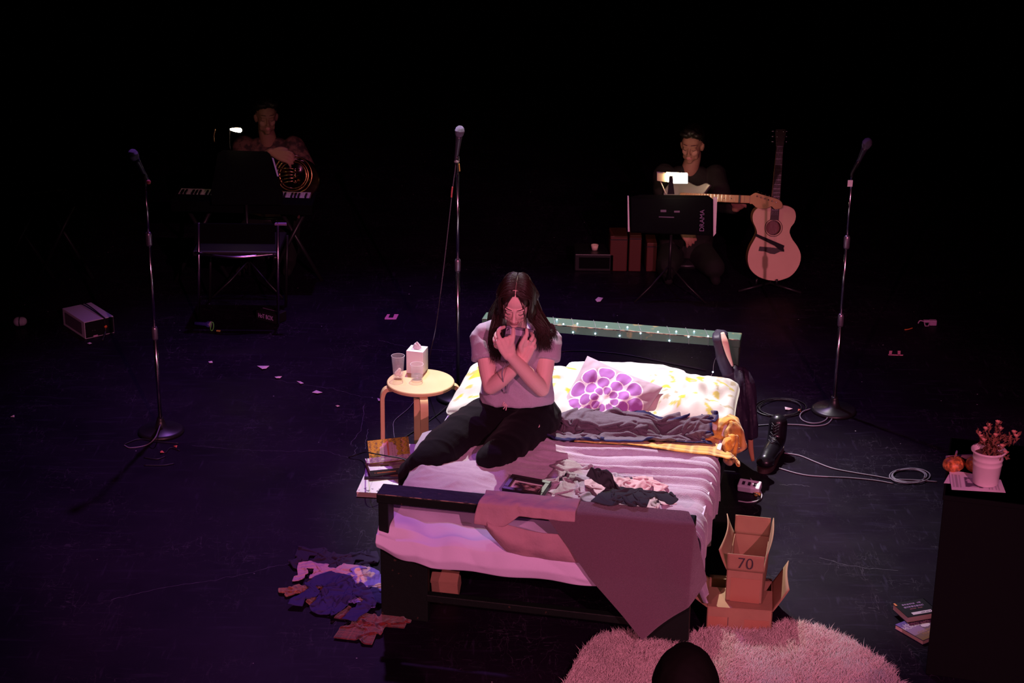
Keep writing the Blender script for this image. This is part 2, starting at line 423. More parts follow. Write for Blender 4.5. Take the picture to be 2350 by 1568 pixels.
def chips(line, h, parent, seed, dens=1.0, nrm=(0, -1, 0)):
    """worn bare-wood edge: thin irregular sliver along an edge of a rail"""
    (a, b) = line; a = Vector(a); b = Vector(b); n = 90; v = []; f = []; r = random.Random(seed)
    for i in range(n + 1):
        p = a + (b - a) * (i / n); w1 = h * max(0.08, (.5 + .6 * mnoise(Vector((i * .33, seed, 0)))) * dens) ; w2 = h * max(.08, (.4 + .7 * mnoise(Vector((i * .41, seed + 5, 0)))))
        nn = Vector(nrm)
        v += [BM @ (p + nn * .0012 + Vector((0, 0, -w1))), BM @ (p + nn * .0012 + Vector((0, 0, .0012))), BM @ (p - nn * w2 + Vector((0, 0, .0012)))]
    for i in range(n): f += [(3 * i, 3 * i + 3, 3 * i + 4, 3 * i + 1), (3 * i + 1, 3 * i + 4, 3 * i + 5, 3 * i + 2)]
    return mk('worn_edge', v, f, chip, parent)
chips(((0, -.056, .6165), (BWD, -.056, .6165)), .003, fr, 3)
for x in (0, BWD - .045): bbox((x, -.045, .36), (x + .045, .045, .575)).obj('foot_post', bp_, bed)
for x in (-.002, BWD - .21): bbox((x, -.02, 0), (x + .212, .02, .362)).obj('foot_leg_board', bp_, bed)
bbox((.2, -.02, .10), (BWD - .2, .02, .135)).obj('foot_stretcher', bp_, bed)
bbox((.2, .0, .33), (BWD - .2, .03, .362)).obj('foot_crossbar', bp_, bed)
hr = bbox((-.005, BLN - .055, .655), (BWD + .005, BLN + .055, .701), .006).obj('head_rail', gp, bed)
chips(((0, BLN - .056, .7005), (BWD, BLN - .056, .7005)), .0045, hr, 8, 1.3)
for x in (0, BWD - .05): bbox((x, BLN - .045, 0), (x + .05, BLN + .045, .66)).obj('head_post', gp, bed)
bbox((.05, BLN - .02, .2), (BWD - .05, BLN + .02, .32)).obj('head_board', bp_, bed)
for x in (.0, BWD - .03): bbox((x, .03, .2), (x + .03, BLN - .04, .31)).obj('side_rail', bp_, bed)
for k in range(12): bbox((.03, .12 + k * .16, .255), (BWD - .03, .20 + k * .16, .275), .002).obj('slat', bp_, bed)
MZ = .445
mt = mat('mattress_ticking', (.55, .52, .6), .9, bump=(60, .1))
mat_o = MB().box((.035, .045, .278), (BWD - .035, 1.965, MZ), BM, .05).obj('mattress', mt, smooth=True)
tag(mat_o, 'pale mattress lying in the wooden bed under all the bedding', 'mattress')
BOXES = [(.02, BWD - .02, .03, 1.97, .1, MZ)]
pile = Pile(-.4, 2.0, -.3, 2.2)

# fitted sheet over the mattress, running out over the foot end
sheet_m = mat('lilac_sheet', (.72, .65, .86), .85, bump=(90, .06), sheen=.2)
def sheetpt(u, v):
    # u across 0..1, v 0 head .. 1 foot hem
    s = -.005 + u * (BWD + .01)
    r = .012 * math.sin(s * 9 + 2) + .008 * math.sin(s * 21)
    path = [(1.985, MZ + .008), (1.0, MZ + .01), (.30, MZ + .01), (.14, MZ + .006 + r * .4), (.05, .442 + r * .5), (-.02, .434 + r * .4), (-.064, .402), (-.080, .345), (-.066, .295)]
    ks = [0, .35, .55, .66, .76, .86, .92, .96, 1.0]
    for k in range(len(ks) - 1):
        if v <= ks[k + 1] + 1e-9:
            q = (v - ks[k]) / (ks[k + 1] - ks[k]); a, b = path[k], path[k + 1]; return s, a[0] + (b[0] - a[0]) * q, a[1] + (b[1] - a[1]) * q
nu, nv = 130, 150; V = []; 
for j in range(nv):
    v = j / (nv - 1)
    for i in range(nu):
        u = i / (nu - 1); s, t, z = sheetpt(u, v)
        k = max(0, min(1, (v - .55) / .2))
        # soft diagonal folds near the foot end
        fo = .007 * math.sin(9 * u + 16 * v + 2.2 * math.sin(7 * u)) + .006 * math.sin(31 * u - 22 * v + 2 * math.sin(5 * v + 9 * u)) + .008 * mnoise(Vector((u * 9, v * 12, 3.3)))
        z += k * fo; t -= k * abs(fo) * .6
        if v > .9:  # hem hangs lower in the middle, gathered into the corner on the left
            q = (v - .9) / .1; z += q * (-.012 + .075 * max(0, 1 - u * 4.2) ** 1.2 + .03 * max(0, (u - .8) * 4) )
            t += q * .01 * math.sin(u * 26)
        if u < .06 and v > .6: z += (.06 - u) * .25 * (1 - (v - .6))
        z = max(z, .30)
        V.append(BM @ Vector((s, t, z)))
o = mk('bed_sheet', V, grid_faces(nu, nv), sheet_m, None, True, solid=.004, sub=1)
tag(o, 'pale lilac sheet on the mattress spilling out below the foot rail', 'sheet')

# ================================================================== BEDDING
def bsheet(name, P, m, label, cat, group=None, **kw):
    o = cloth_obj(name, P, m, BM, **kw); return tag(o, label, cat, group)
def pilefaces(P): pile.add(P.reshape(-1, 3))
fleece_m = mat('lilac_fleece', (.47, .39, .50), .95, bump=(260, .35), sheen=.6, noise=(40, (.42, .34, .46), .2))
def sm(x, a, b):
    q = np.clip((x - a) / (b - a), 0, 1); return q * q * (3 - 2 * q)
nu, nv = 200, 170
_, u, v = grid(nu, nv, 0, 1, 0, 1)
nz = np.stack([u.ravel(), v.ravel(), 0 * u.ravel()], 1)
hang = .16 + .12 * (1 - sm(v, 0, .16)) + .03 * np.sin(v * 19) + .05 * sm(v, .75, 1)
arc = u * (1.325 + .04 + hang)
t = .135 + v * .76 + .12 * u * v - .02 * np.sin(u * 6)
wv = v + .085 * vnoise(nz * np.array([2.2, 3, 0]), 1, 4).reshape(u.shape) + .02 * np.sin(u * 5.5)
A = (.004 + .030 * sm(u, .25, .62)) * (.55 + .6 * (.5 + .5 * vnoise(nz * np.array([2.0, 9, 0]), 1, 9).reshape(u.shape)))
wv = wv + .035 * np.sin(wv * 9) + .05 * (u - .5) * np.sin(v * 7 + 1)
ph = 2 * PI * wv * 7.5
h = A * (.5 + .5 * np.cos(ph)) ** 1.1 + .5 * A * (.5 + .5 * np.cos(ph * 2.1 + 4 * u + 1)) ** 1.8 + .25 * A * (.5 + .5 * np.cos(ph * 3.7 - 5 * u)) ** 2
# crumpled left half: ridged folds running towards the knees
L = 1 - sm(u, .30, .6)
for k, (fx, fy, am, sd) in enumerate(((4, 3, .040, 1), (7.5, 5, .026, 2), (13, 10, .013, 3))):
    q = vnoise(nz * np.array([fx, fy, 0]) + .35 * vnoise(nz * 3, 1, sd + 6)[:, None], 1, sd, 2).reshape(u.shape); h += L * am * (1 - np.abs(q)) ** 2.2
h *= sm(u, -.02, .05) * .7 + .3
h *= 1 - .9 * np.exp(-((arc - .56) ** 2 + (t - .36) ** 2) / .022)
z0 = MZ + .016
R = .045; x = np.clip(arc - 1.325, 0, None); an = np.clip(x / R, 0, PI / 2); dn = np.clip(x - R * PI / 2, 0, None)
nx = np.sin(an); nz_ = np.cos(an)
s = np.minimum(arc, 1.325) + R * np.sin(an) + nx * h * .7; z = z0 - R * (1 - np.cos(an)) - dn + nz_ * h
t = t + .02 * np.sin(ph) * (A / .02) * sm(arc, .9, 1.4) * .4 + dn * -.10 * (1 - sm(v, 0, .3))
s += -.02 + .03 * np.sin(v * 5) * (1 - u); s += .10 * sm(dn, .12, .4) * (1 - sm(v, 0, .2))
P = np.stack([s, t, np.maximum(z, .05)], 2)
bsheet('fleece_blanket', P, fleece_m, 'light lilac fleece blanket in soft folds across the bed, hanging over its right side', 'blanket', solid=.006, sub=0)
P = P.copy(); P[..., 2] = np.where(P[..., 0] < BWD, P[..., 2], -5); pile.add(P.reshape(-1, 3))

# pillows and cushions
def pillow(name, c, ux, vx, w, h, th, seed, material, colfn=None, n=64, parent=None, rnd=1.0):
    c = Vector(c); ux = Vector(ux).normalized(); nn = ux.cross(Vector(vx)).normalized(); vx = nn.cross(ux)
    V = []; C = []; F = []
    for side in (1, -1):
        for j in range(n):
            for i in range(n):
                a = -1 + 2 * i / (n - 1); b = -1 + 2 * j / (n - 1)
                e = ((1 - abs(a) ** 2.6) * (1 - abs(b) ** 2.6)); e = max(0, e) ** .5
                px = a * w / 2 * (1 - .09 * (1 - abs(b) ** 1.5) * 0 - .07 * (1 - b * b)) ; py = b * h / 2 * (1 - .07 * (1 - a * a)); cr_ = 1 - .10 * rnd * (abs(a * b)) ** 5; px *= cr_; py *= cr_
                wr = .35 * mnoise(Vector((a * 2.2 + seed, b * 2.2, seed))) + .16 * mnoise(Vector((a * 6 + seed, b * 3.5, seed * 2)))
                edge = (abs(a * b)) ** 1.5
                crease = .10 * math.sin((a - b) * 14 + 3 * mnoise(Vector((a * 3, b * 3, seed)))) * edge
                z = side * th / 2 * e * (1 + wr + crease)
                V.append(BM @ (c + ux * px + vx * py + nn * z)); C.append((a, b, side))
    for sd in (0, 1):
        for q in grid_faces(n, n): F.append(tuple(sd * n * n + k for k in (q if sd == 0 else q[::-1])))
    # stitch the rims
    rim = [i for i in range(n)] + [j * n + n - 1 for j in range(1, n)] + [(n - 1) * n + i for i in range(n - 2, -1, -1)] + [j * n for j in range(n - 2, 0, -1)]
    for k in range(len(rim)): a, b = rim[k], rim[(k + 1) % len(rim)]; F.append((b, a, n * n + a, n * n + b))
    cols = None if colfn is None else colfn(np.array(C))
    return mk(name, V, F, material, parent, True, colors=cols)
paintf = mat('printed_cotton', rough=.85, attr='paint', bump=(120, .05), sheen=.1)
def floral(seed):
    r = random.Random(seed); items = [(r.uniform(-.95, .95), r.uniform(-.95, .95), r.uniform(0, PI), r.uniform(.05, .12), r.uniform(.025, .05), r.choice([0, 0, 1, 2])) for _ in range(46)]
    def fn(C):
        out = np.tile(np.array([.66, .68, .60]), (len(C), 1)); a, b = C[:, 0], C[:, 1]
        for (x, y, th, ra, rb, k) in items:
            ca, sa = math.cos(th), math.sin(th); dx, dy = a - x, b - y; p = (dx * ca + dy * sa) / ra; q = (-dx * sa + dy * ca) / (rb if k < 2 else ra * .8)
            m = p * p + q * q < 1; out[m] = ((.58, .53, .12), (.46, .42, .26), (.66, .58, .05))[k]
            st = (np.abs(q) < .12) & (np.abs(p) < 2.2) & (k == 1); out[st] = (.46, .42, .26)
        return out
    return fn
o = pillow('floral_pillow', (1.14, 1.47, .515), (1, .03, 0), (0, 1, .10), .54, .56, .22, 3, paintf, floral(5)); tag(o, 'white pillow with yellow leaf print at the right end of the headboard', 'pillow', 'floral pillows')
o = pillow('floral_pillow', (.34, 1.41, .515), (1, -.02, 0), (0, 1, .08), .72, .60, .23, 9, paintf, floral(11)); tag(o, 'white pillow with yellow leaf print behind the kneeling woman', 'pillow', 'floral pillows')
plainw = mat('white_cotton', (.70, .68, .68), .85, bump=(80, .06))
o = pillow('white_pillow', (.80, 1.70, .51), (1, .05, 0), (0, 1, .25), .66, .30, .15, 21, plainw, n=40); tag(o, 'plain white pillow tucked behind the flower cushion', 'pillow')
pinkp = mat('dusty_pink_cotton', (.58, .33, .40), .9, bump=(90, .06))
o = pillow('pink_cushion', (.95, 1.34, .50), (.9, .1, .02), (-.2, .9, .55), .36, .34, .12, 31, pinkp, n=36); tag(o, 'plain dusty pink cushion half hidden behind the flower cushion', 'cushion')
def flower(C):
    a, b, sd = C[:, 0], C[:, 1], C[:, 2]
    bg = np.array([.48, .38, .45]); out = np.tile(bg, (len(C), 1)); x = a / .98; y = b / .98; r = np.hypot(x, y); th = np.arctan2(y, x)
    white = np.array([.86, .82, .86]); purp = np.array([.40, .15, .50])
    done = np.zeros(len(C), bool)
    for (n, rc, ra, rb, off, lw) in ((8, .25, .125, .100, .2, .022), (9, .475, .165, .160, .0, .024), (11, .755, .205, .205, .25, .026)):
        dist = np.full(len(C), 9.0); own = np.full(len(C), -1)
        for k in range(n):
            t0 = off + 2 * PI * k / n; cx, cy = rc * math.cos(t0), rc * math.sin(t0); ca, sa = math.cos(t0), math.sin(t0)
            p = ((x - cx) * ca + (y - cy) * sa) / ra; q = (-(x - cx) * sa + (y - cy) * ca) / (rb * (1 + .25 * np.clip(p, -1, 1)))
            d = np.sqrt(p * p + q * q); dist = np.minimum(dist, d)
        ins = dist < 1 - lw / rb * .5; ring = (dist < 1 + lw / rb * .5) | (r < rc)
        m = ring & ~done & (r < rc + ra + .05); out[m] = white; m = ins & ~done; out[m] = purp
        done |= ring
    wav = .13 + .035 * np.cos(th * 11); out[r < wav] = (.92, .9, .88)
    out[sd < 0] = (.6, .3, .42)
    return out
fs, ft = bat(1390, 932, .555)
cw = pillow('flower_cushion', (fs, ft, .555), (.945, -.245, -.215), (.326, .70, .63), .425, .425, .14, 41, paintf, flower, n=240, rnd=.2)
tag(cw, 'square cushion printed with a large purple flower outlined in white', 'cushion')
for (s0, s1, t0, t1, zz) in ((.9, 1.35, 1.30, 1.75, .58), (.05, .68, 1.22, 1.75, .58), (.60, .95, 1.15, 1.4, .58)):
    pile.add(grid(24, 24, s0, s1, t0, t1, zz)[0].reshape(-1, 3) - np.array([0, 0, .04]))

# yellow plaid blanket
def plaid(u, v, w, h, base=(.78, .42, .06), dark=(.17, .07, .03), light=(.90, .62, .20)):
    out = np.tile(np.array(base), (u.size, 1)); x = (u * w).ravel(); y = (v * h).ravel()
    bx = (np.sin(x * 2 * PI / .11) > .0).astype(float); by = (np.sin(y * 2 * PI / .11) > .0).astype(float)
    k = ((bx + by) / 2)[:, None] ** 1.2; out = out * (1 - .75 * k) + np.array(dark) * .75 * k
    for ofs, wd in ((.25, .004), (.30, .003)):
        for q in (x, y):
            f = np.abs(((q / .11 + ofs) % 1) - .5) * .11; out[f < wd] = out[f < wd] * .35 + np.array(light) * .65
    return out
pm = mat('plaid_wool', rough=.95, attr='paint', bump=(220, .3), sheen=.4)
nu, nv = 84, 60
P, u, v = grid(nu, nv, .72, 1.56, .90, 1.36)
P[..., 1] += .03 * np.sin(u * 6) + .05 * u
P[..., 2] = .56 + .03 * np.sin(v * 15 + 2 * u) + .03 * vnoise(np.stack([u.ravel() * 6, v.ravel() * 5, 0 * u.ravel()], 1), 1, 5).reshape(u.shape)
P = drape(P, .90 / (nu - 1) * 1.08, .38 / (nv - 1) * 1.5, BOXES, pile=pile, th=.012, steps=60, iters=7, bend=.3, g=3.5)
bsheet('plaid_blanket', P, pm, 'yellow and brown plaid blanket bunched at the right edge of the bed', 'blanket', solid=.006, colors=plaid(u, v, 1.0, .6))
pile.add(P[P[..., 0] < BWD])
# grey blanket with navy binding
gm = mat('grey_jersey_bound', rough=.95, attr='paint', bump=(320, .35), noise=(420, None, .12))
nu, nv = 100, 70
P, u, v = grid(nu, nv, .55, 1.30, .90, 1.22)
P[..., 1] = 1.04 + (v - .5) * .30 * (1 - .5 * u) + .17 * u ** 1.3 + .02 * np.sin(u * 8)
P[..., 2] = .60 + .03 * np.sin(v * 20 + 3 * u + 2 * np.sin(u * 5)) + .04 * vnoise(np.stack([u.ravel() * 7, v.ravel() * 6, 0 * u.ravel()], 1), 1, 8).reshape(u.shape) * (1.3 - u)
P = drape(P, .75 / (nu - 1) * 1.22, .34 / (nv - 1) * 1.75, BOXES, pile=pile, th=.012, steps=45, iters=8, bend=.3, g=2.5)
col = np.tile(np.array([.15, .115, .155]), (u.size, 1)); e = ((u < .015) | (u > .985) | (v < .035) | (v > .965)).ravel(); col[e] = (.018, .016, .09)
bsheet('bound_grey_blanket', P, gm, 'grey jersey throw with navy binding lying rumpled in front of the cushions', 'blanket', solid=.006, colors=col)
pile.add(P.reshape(-1, 3))

# ---- garments thrown on the bed
def garment_mask(kind, nu, nv):
    m = np.ones((nv - 1, nu - 1), bool); U, Vv = np.meshgrid(np.linspace(0, 1, nu - 1), np.linspace(0, 1, nv - 1))
    if kind == 'tee': m = ~(((U < .2) | (U > .8)) & (Vv < .62)) & ~((np.abs(U - .5) < .11) & (Vv > .93))
    if kind == 'sweater': m = ~((U < .22) & (Vv < .66) & (U > .13)) & ~((U > .78) & (Vv < .66) & (U < .87)) & ~((np.abs(U - .5) < .12) & (Vv > .92))
    if kind == 'pants': m = ~((np.abs(U - .5) < .03 + .06 * (1 - Vv)) & (Vv < .72))
    return m
def crumple(name, cx, cy, ang, w, h, z, comp, seed, material, frame, label, cat, kind=None, nu=64, nv=56, colors=None, boxes=(), pl=None, floor=0.0, solid=.005, th=.010, steps=38, group=None, sx=1., amp=.05):
    P, u, v = grid(nu, nv, -w / comp / 2 * sx, w / comp / 2 * sx, -h / comp / 2, h / comp / 2)
    nz = np.stack([u.ravel() * 5 + seed, v.ravel() * 5, 0 * u.ravel()], 1)
    X = P[..., 0].copy(); Y = P[..., 1].copy()
    X += .10 * w / comp * vnoise(nz, 1, seed + 1).reshape(u.shape); Y += .10 * h / comp * vnoise(nz, 1, seed + 2).reshape(u.shape)
    c_, s_ = math.cos(ang), math.sin(ang); P[..., 0] = cx + X * c_ - Y * s_; P[..., 1] = cy + X * s_ + Y * c_
    P[..., 2] = z + amp * vnoise(nz, 1.1, seed + 3, 4).reshape(u.shape) + amp * .6 * np.abs(vnoise(nz, 2.3, seed + 4).reshape(u.shape))
    P = drape(P, w / (nu - 1), h / (nv - 1), boxes, floor=floor, pile=pl, th=th, steps=steps, iters=8, bend=.28, g=2.5)
    if pl is not None: pl.add(P.reshape(-1, 3))
    o = cloth_obj(name, P, material, frame, solid=solid, mask=None if kind is None else garment_mask(kind, nu, nv), colors=None if colors is None else colors(u, v))
    return tag(o, label, cat, group)
swm = mat('grey_knit', (.30, .235, .29), .95, bump=(420, .5), noise=(500, (.44, .36, .42), .15))
crumple('grey_sweater', .83, .47, -.3, .52, .46, .56, 1.9, 4, swm, BM, 'crumpled grey knit sweater lying beside the framed picture', 'sweater', 'sweater', pl=pile, boxes=BOXES, sx=1.25)
hm = mat('pink_hoodie_cotton', (.60, .40, .43), .9, bump=(200, .15))
crumple('pink_hoodie', 1.04, .40, .5, .50, .45, .66, 1.9, 12, hm, BM, 'dusty pink hooded top crumpled above the charcoal shirt', 'garment', 'sweater', pl=pile, boxes=BOXES, amp=.075)
# wool blanket: unrolled over the foot rail, one corner hanging in front of the bed
wm = mat('mauve_wool', (.12, .06, .085), .95, bump=(420, .6), noise=(620, (.19, .11, .15), .18), sheen=.4)
A_, B_, C_, D_ = np.array((.47, .29)), np.array((1.27, .27)), np.array((1.455, -.262)), np.array((1.172, -.535))
nu, nv = 80, 110; V = []; 
for j in range(nv):
    for i in range(nu):
        u, v = i / (nu - 1), j / (nv - 1); q = (A_ * (1 - u) + B_ * u) * (1 - v) + (D_ * (1 - u) + C_ * u) * v; s, b = q
        rr_ = .012
        if b > .11: t = -.06 + b; z = .628 - min(.10, (b - .11) * .95) + .006 * mnoise(Vector((s * 8, b * 8, 1)))
        elif b > 0: t = -.06 + b; z = .628
        else: t = -.070 - .045 * min(1, -b * 4) ; z = .628 + b
        if -.03 < b < .02:  # rounded turn over the rail edge
            k = (.02 - b) / .05 * PI / 2; t = -.045 - .024 * math.sin(k) ; z = .604 + .024 * math.cos(k) if b < .015 else z
        k = min(1, max(0, -b * 5)); t -= k * (.014 * math.sin(s * 17 + b * 9) + .010 * mnoise(Vector((s * 7, b * 5, 2)))+ .012 * mnoise(Vector((s * 3, b * 3, 9))))
        if s > BWD + .005 and b < .12: ex = s - BWD - .005; t += ex * .75; s = BWD + .005 + ex * .66
        z += .002 * mnoise(Vector((s * 20, t * 20, 4)))
        V.append(BM @ Vector((s, t, z)))
o = mk('wool_blanket', V, grid_faces(nu, nv), wm, None, True, solid=.007, sub=1); tag(o, 'dark mauve wool blanket draped over the foot rail, one corner hanging nearly to the floor', 'blanket')
pile.add(grid(60, 24, .62, 1.32, -.06, .16, .637)[0].reshape(-1, 3))
tm = mat('charcoal_jersey', (.035, .042, .05), .9, bump=(150, .12))
crumple('charcoal_shirt', 1.05, .11, -.25, .55, .30, .70, 1.6, 23, tm, BM, 'charcoal t-shirt crumpled on top of the wool blanket at the foot rail', 't-shirt', 'tee', pl=pile, boxes=BOXES, amp=.05)
# trousers over the foot rail
V = []; F = []
jm = mat('mauve_twill', (.48, .29, .32), .9, bump=(60, .25), noise=(12, (.42, .26, .30), .2))
nu, nv = 60, 26
for part in (0, 1):
    base = len(V)
    for j in range(nv):
        for i in range(nu):
            u, v = i / (nu - 1), j / (nv - 1)
            if part == 0:
                s = .445 + u * .42; low = -.10 + .055 * min(1, max(0, (u - .30) * 7)); b = .14 + (low - .14) * v
                n_ = .008 * mnoise(Vector((s * 22, b * 16, 5)))
                if b > .11: t = -.06 + b; z = .633 - (b - .11) * 1.2
                elif b > 0: t = -.06 + b; z = .634 + n_
                else: t = -.072 + n_ - .018 * min(1, -b * 12); z = .634 + b * .95
                s += .012 * math.sin(v * 5) * (1 - u)
            else:
                s = .475 + u * .42 + .02 * math.sin(v * 3.1) ; z0 = .565 - .015 * u ; dz = .125 * min(1, .25 + u * 3.2); k = v
                z = z0 - dz * k - .03 * math.sin(u * 2.4); t = -.072 - .040 * math.sin(k * PI) * (1 - .8 * u) - .01 * mnoise(Vector((s * 13, z * 20, 7))) - .012 * math.sin(s * 24 + z * 30) * k * (1 - u)
            V.append(BM @ Vector((s, t, z)))
    F += [tuple(base + k for k in q) for q in grid_faces(nu, nv)]
o = mk('trousers', V, F, jm, None, True, solid=.011, sub=1); tag(o, 'mauve twill trousers slung over the foot rail, one leg bunched below it', 'trousers')
# framed picture lying on the bed
pc = [at(1150, 1131, .495), at(1178, 1107, .495), at(1268, 1124, .495), at(1241, 1148, .495)]
ex = ((pc[3] - pc[0]) + (pc[2] - pc[1])) / 2; ey = ((pc[1] - pc[0]) + (pc[2] - pc[3])) / 2; cen = sum(pc, Vector()) / 4
FM = frame_from(cen + Vector((0, 0, .012)), ex, Vector((-.05, -.15, 1))); hw, hh = ex.length / 2, ey.length / 2
fb = mat('black_frame', (.012, .010, .014), .35); r0 = root('picture_frame', cen, 'small black framed picture lying face up on the fleece blanket', 'picture frame')
b = MB()
for lo, hi in (((-hw, -hh, 0), (hw, -hh + .022, .022)), ((-hw, hh - .022, 0), (hw, hh, .022)), ((-hw, -hh + .022, 0), (-hw + .022, hh - .022, .022)), ((hw - .022, -hh + .022, 0), (hw, hh - .022, .022)), ((-hw, -hh, -.004), (hw, hh, .002))): b.box(lo, hi, FM)
b.obj('frame', fb, r0, bevel=.002)
def photo(V_, F_, M_, n, x0, x1, y0, y1, z, fn, name, m_, parent):
    V = []; C = []
    for j in range(n):
        for i in range(n):
            u, v = i / (n - 1), j / (n - 1); V.append(M_ @ Vector((x0 + (x1 - x0) * u, y0 + (y1 - y0) * v, z))); C.append((u, v))
    return mk(name, V, grid_faces(n, n), m_, parent, False, colors=fn(np.array(C)))
paper = mat('printed_paper', rough=.6, attr='paint')
def pic(C):
    u, v = C[:, 0], C[:, 1]; out = np.tile(np.array([.85, .8, .85]), (len(C), 1)); ins = (np.abs(u - .5) < .42) & (np.abs(v - .5) < .36)
    n = vnoise(np.stack([u * 7, v * 6, u], 1), 1, 3); c = np.where((n > .25)[:, None], (.55, .42, .45), np.where((n > -.1)[:, None], (.22, .13, .13), (.04, .03, .05)))
    out[ins] = c[ins]; return out
photo(0, 0, FM, 50, -hw + .022, hw - .022, -hh + .022, hh - .022, .006, pic, 'picture', paper, r0)
glassm = mat('clear_glass', (1, 1, 1), .02, trans=1., spec=.5)

# ================================================================== THE WOMAN ON THE BED
skin = mat('skin', (.88, .56, .52), .5, spec=.35, attr='paint')
def head_shapes(mb, M, k=1.0, male=False):
    R = M.to_3x3()
    def E(c, r, rot=None):
        mm = M @ Matrix.Translation(Vector(c) * k)
        if rot: mm = mm @ Euler(rot).to_matrix().to_4x4()
        mb.ell((0, 0, 0), tuple(q * k for q in r), mm, n=24, m=16)
    def Lb(pts, rad): mb.limb([M @ (Vector(p) * k) for p in pts], [q * k for q in rad], n=12, sub=4)
    E((0, .018, .040), (.073, .092, .085)); E((0, -.030, .040), (.060, .052, .055))
    E((0, -.020, -.02), (.060, .066, .075)); E((0, -.030, -.062), (.046, .052, .040)); E((0, -.066, -.093), (.021, .018, .016))
    E((0, -.058, -.070), (.030, .028, .026))
    for s in (1, -1):
        E((s * .034, -.054, -.022), (.022, .022, .026)); E((s * .027, -.074, .022), (.027, .013, .011), (0, s * -.12, s * .3))
        E((s * .040, -.030, -.066), (.014, .03, .022)); E((s * .030, -.0685, .002), (.0155, .0125, .012)); E((s * .0115, -.098, -.035), (.0075, .009, .006))
        E((s * .074, .012, -.012), (.009, .017, .030), (0, s * .2, s * -.3))
    Lb([(0, -.078, .022), (0, -.086, .004), (0, -.098, -.018), (0, -.106, -.031)], [.010, .0075, .0085, .0095])
    E((0, -.0855, -.060), (.0195, .0085, .0048), ); E((0, -.0845, -.0695), (.0175, .0085, .0055)); E((0, -.080, -.050), (.016, .010, .012))
def face_colors(M, k=1.0, base=(.88, .56, .52), brow=(.05, .025, .02), male=False):
    Mi = np.array(M.inverted())
    def fn(V):
        q = (V @ Mi[:3, :3].T + Mi[:3, 3]) / k; x, y, z = np.abs(q[:, 0]), q[:, 1], q[:, 2]
        c = np.tile(np.array(base), (len(V), 1)); fr = (y < -.03) & (y > -.118) & (x < .08) & (z > -.10) & (z < .1)
        def put(m, col, a):
            m = m & fr; c[m] = c[m] * (1 - a) + np.array(col) * a
        put(((x - .040) / .020) ** 2 + ((z + .030) / .018) ** 2 < 1, (.88, .44, .42), .35)
        put((((x) / .0225) ** 2 + ((z + .0645) / .0098) ** 2 < 1) & (y < -.07), (.66, .24, .26), .75)
        put((np.abs(z + .0648 - .0015 * np.cos(x * 200)) < .0013) & (x < .0215) & (y < -.07), (.20, .05, .05), .8)
        put((((x - .010) / .004) ** 2 + ((z + .0405) / .0022) ** 2 < 1) & (y < -.09), (.2, .07, .06), .8)
        return c
    return fn
def face_hair(M, parent, m, k=1.0):
    """eyebrows and lashes as fine dark strips"""
    for nm in ('eyebrow', 'eyelash'):
        for s in (1, -1):
            b = MB()
            if nm == 'eyebrow': pts = [(s * .012, -.0895, .0285), (s * .024, -.0885, .0315), (s * .038, -.0800, .0315), (s * .050, -.066, .0265)]; rr = [.0014, .0021, .0019, .0007]
            else: pts = [(s * .0165, -.0795, -.0040), (s * .0245, -.0825, -.0080), (s * .033, -.0815, -.0085), (s * .043, -.0740, -.0045)]; rr = [.0006, .0012, .0014, .0011]
            P = cr(np.array([list(p) + [r] for p, r in zip(pts, rr)]), 4); b.tube([M @ (Vector(p[:3]) * k) for p in P], [p[3] * k for p in P], 6); b.obj(nm, m, parent, True)
def hand(mb, wrist, palm, palm_n, fingers, thumb, w=.075):
    """palm slab from wrist to knuckles plus finger limbs given as point lists"""
    wrist = Vector(wrist); palm = Vector(palm); d = palm - wrist; side = d.cross(Vector(palm_n)).normalized()
    for k, q in enumerate((-.36, -.12, .12, .36)):
        mb.limb([wrist + side * q * w * .45, wrist + d * .55 + side * q * w * .85, wrist + d * 1.0 + side * q * w], [.017, .0155, .0115], n=10, sub=3)
    for f in fingers: mb.limb(f[0], f[1], n=10, sub=4)
    mb.limb(thumb[0], thumb[1], n=10, sub=4)
    return side

wr = root('person', bd(.42, .95, MZ + .02), 'young woman in grey t-shirt and black sweatpants kneeling on the bed, hugging a book', 'person')
HC = aty(1184, 692, 7.77)
HM_ = Matrix.Translation(HC) @ Euler((math.radians(27), math.radians(3), math.radians(-4))).to_matrix().to_4x4() @ Matrix.Scale(.94, 4)
SR, SL = aty(1256, 766, 7.93), aty(1112, 766, 7.93)
ER, EL = aty(1243, 893, 7.80), aty(1126, 888, 7.80)
WRr, WLl = aty(1170, 816, 7.665), aty(1192, 836, 7.735)
neck0 = aty(1186, 752, 7.90)
mb = MB(); head_shapes(mb, HM_)
mb.limb([HM_ @ Vector((0, .035, -.04)), HM_ @ Vector((0, .045, -.09)), neck0, neck0 + Vector((0, .03, -.06))], [.046, .045, .050, .07], n=18)
mb.loft([(aty(1184, 772, 7.925), .10, .055), (aty(1184, 800, 7.93), .135, .085), (aty(1184, 850, 7.94), .13, .09), (aty(1184, 900, 7.95), .125, .085)])
mb.limb([SR, SR * .45 + ER * .55 + Vector((.006, 0, 0)), ER], [.043, .042, .037], n=18); mb.limb([ER, ER * .62 + WRr * .38 + Vector((.004, -.004, -.004)), WRr], [.037, .037, .0245], n=18)
mb.limb([SL, SL * .45 + EL * .55 - Vector((.006, 0, 0)), EL], [.043, .042, .037], n=18); mb.limb([EL, EL * .6 + WLl * .4 + Vector((-.003, -.004, -.006)), WLl], [.037, .037, .0245], n=18)
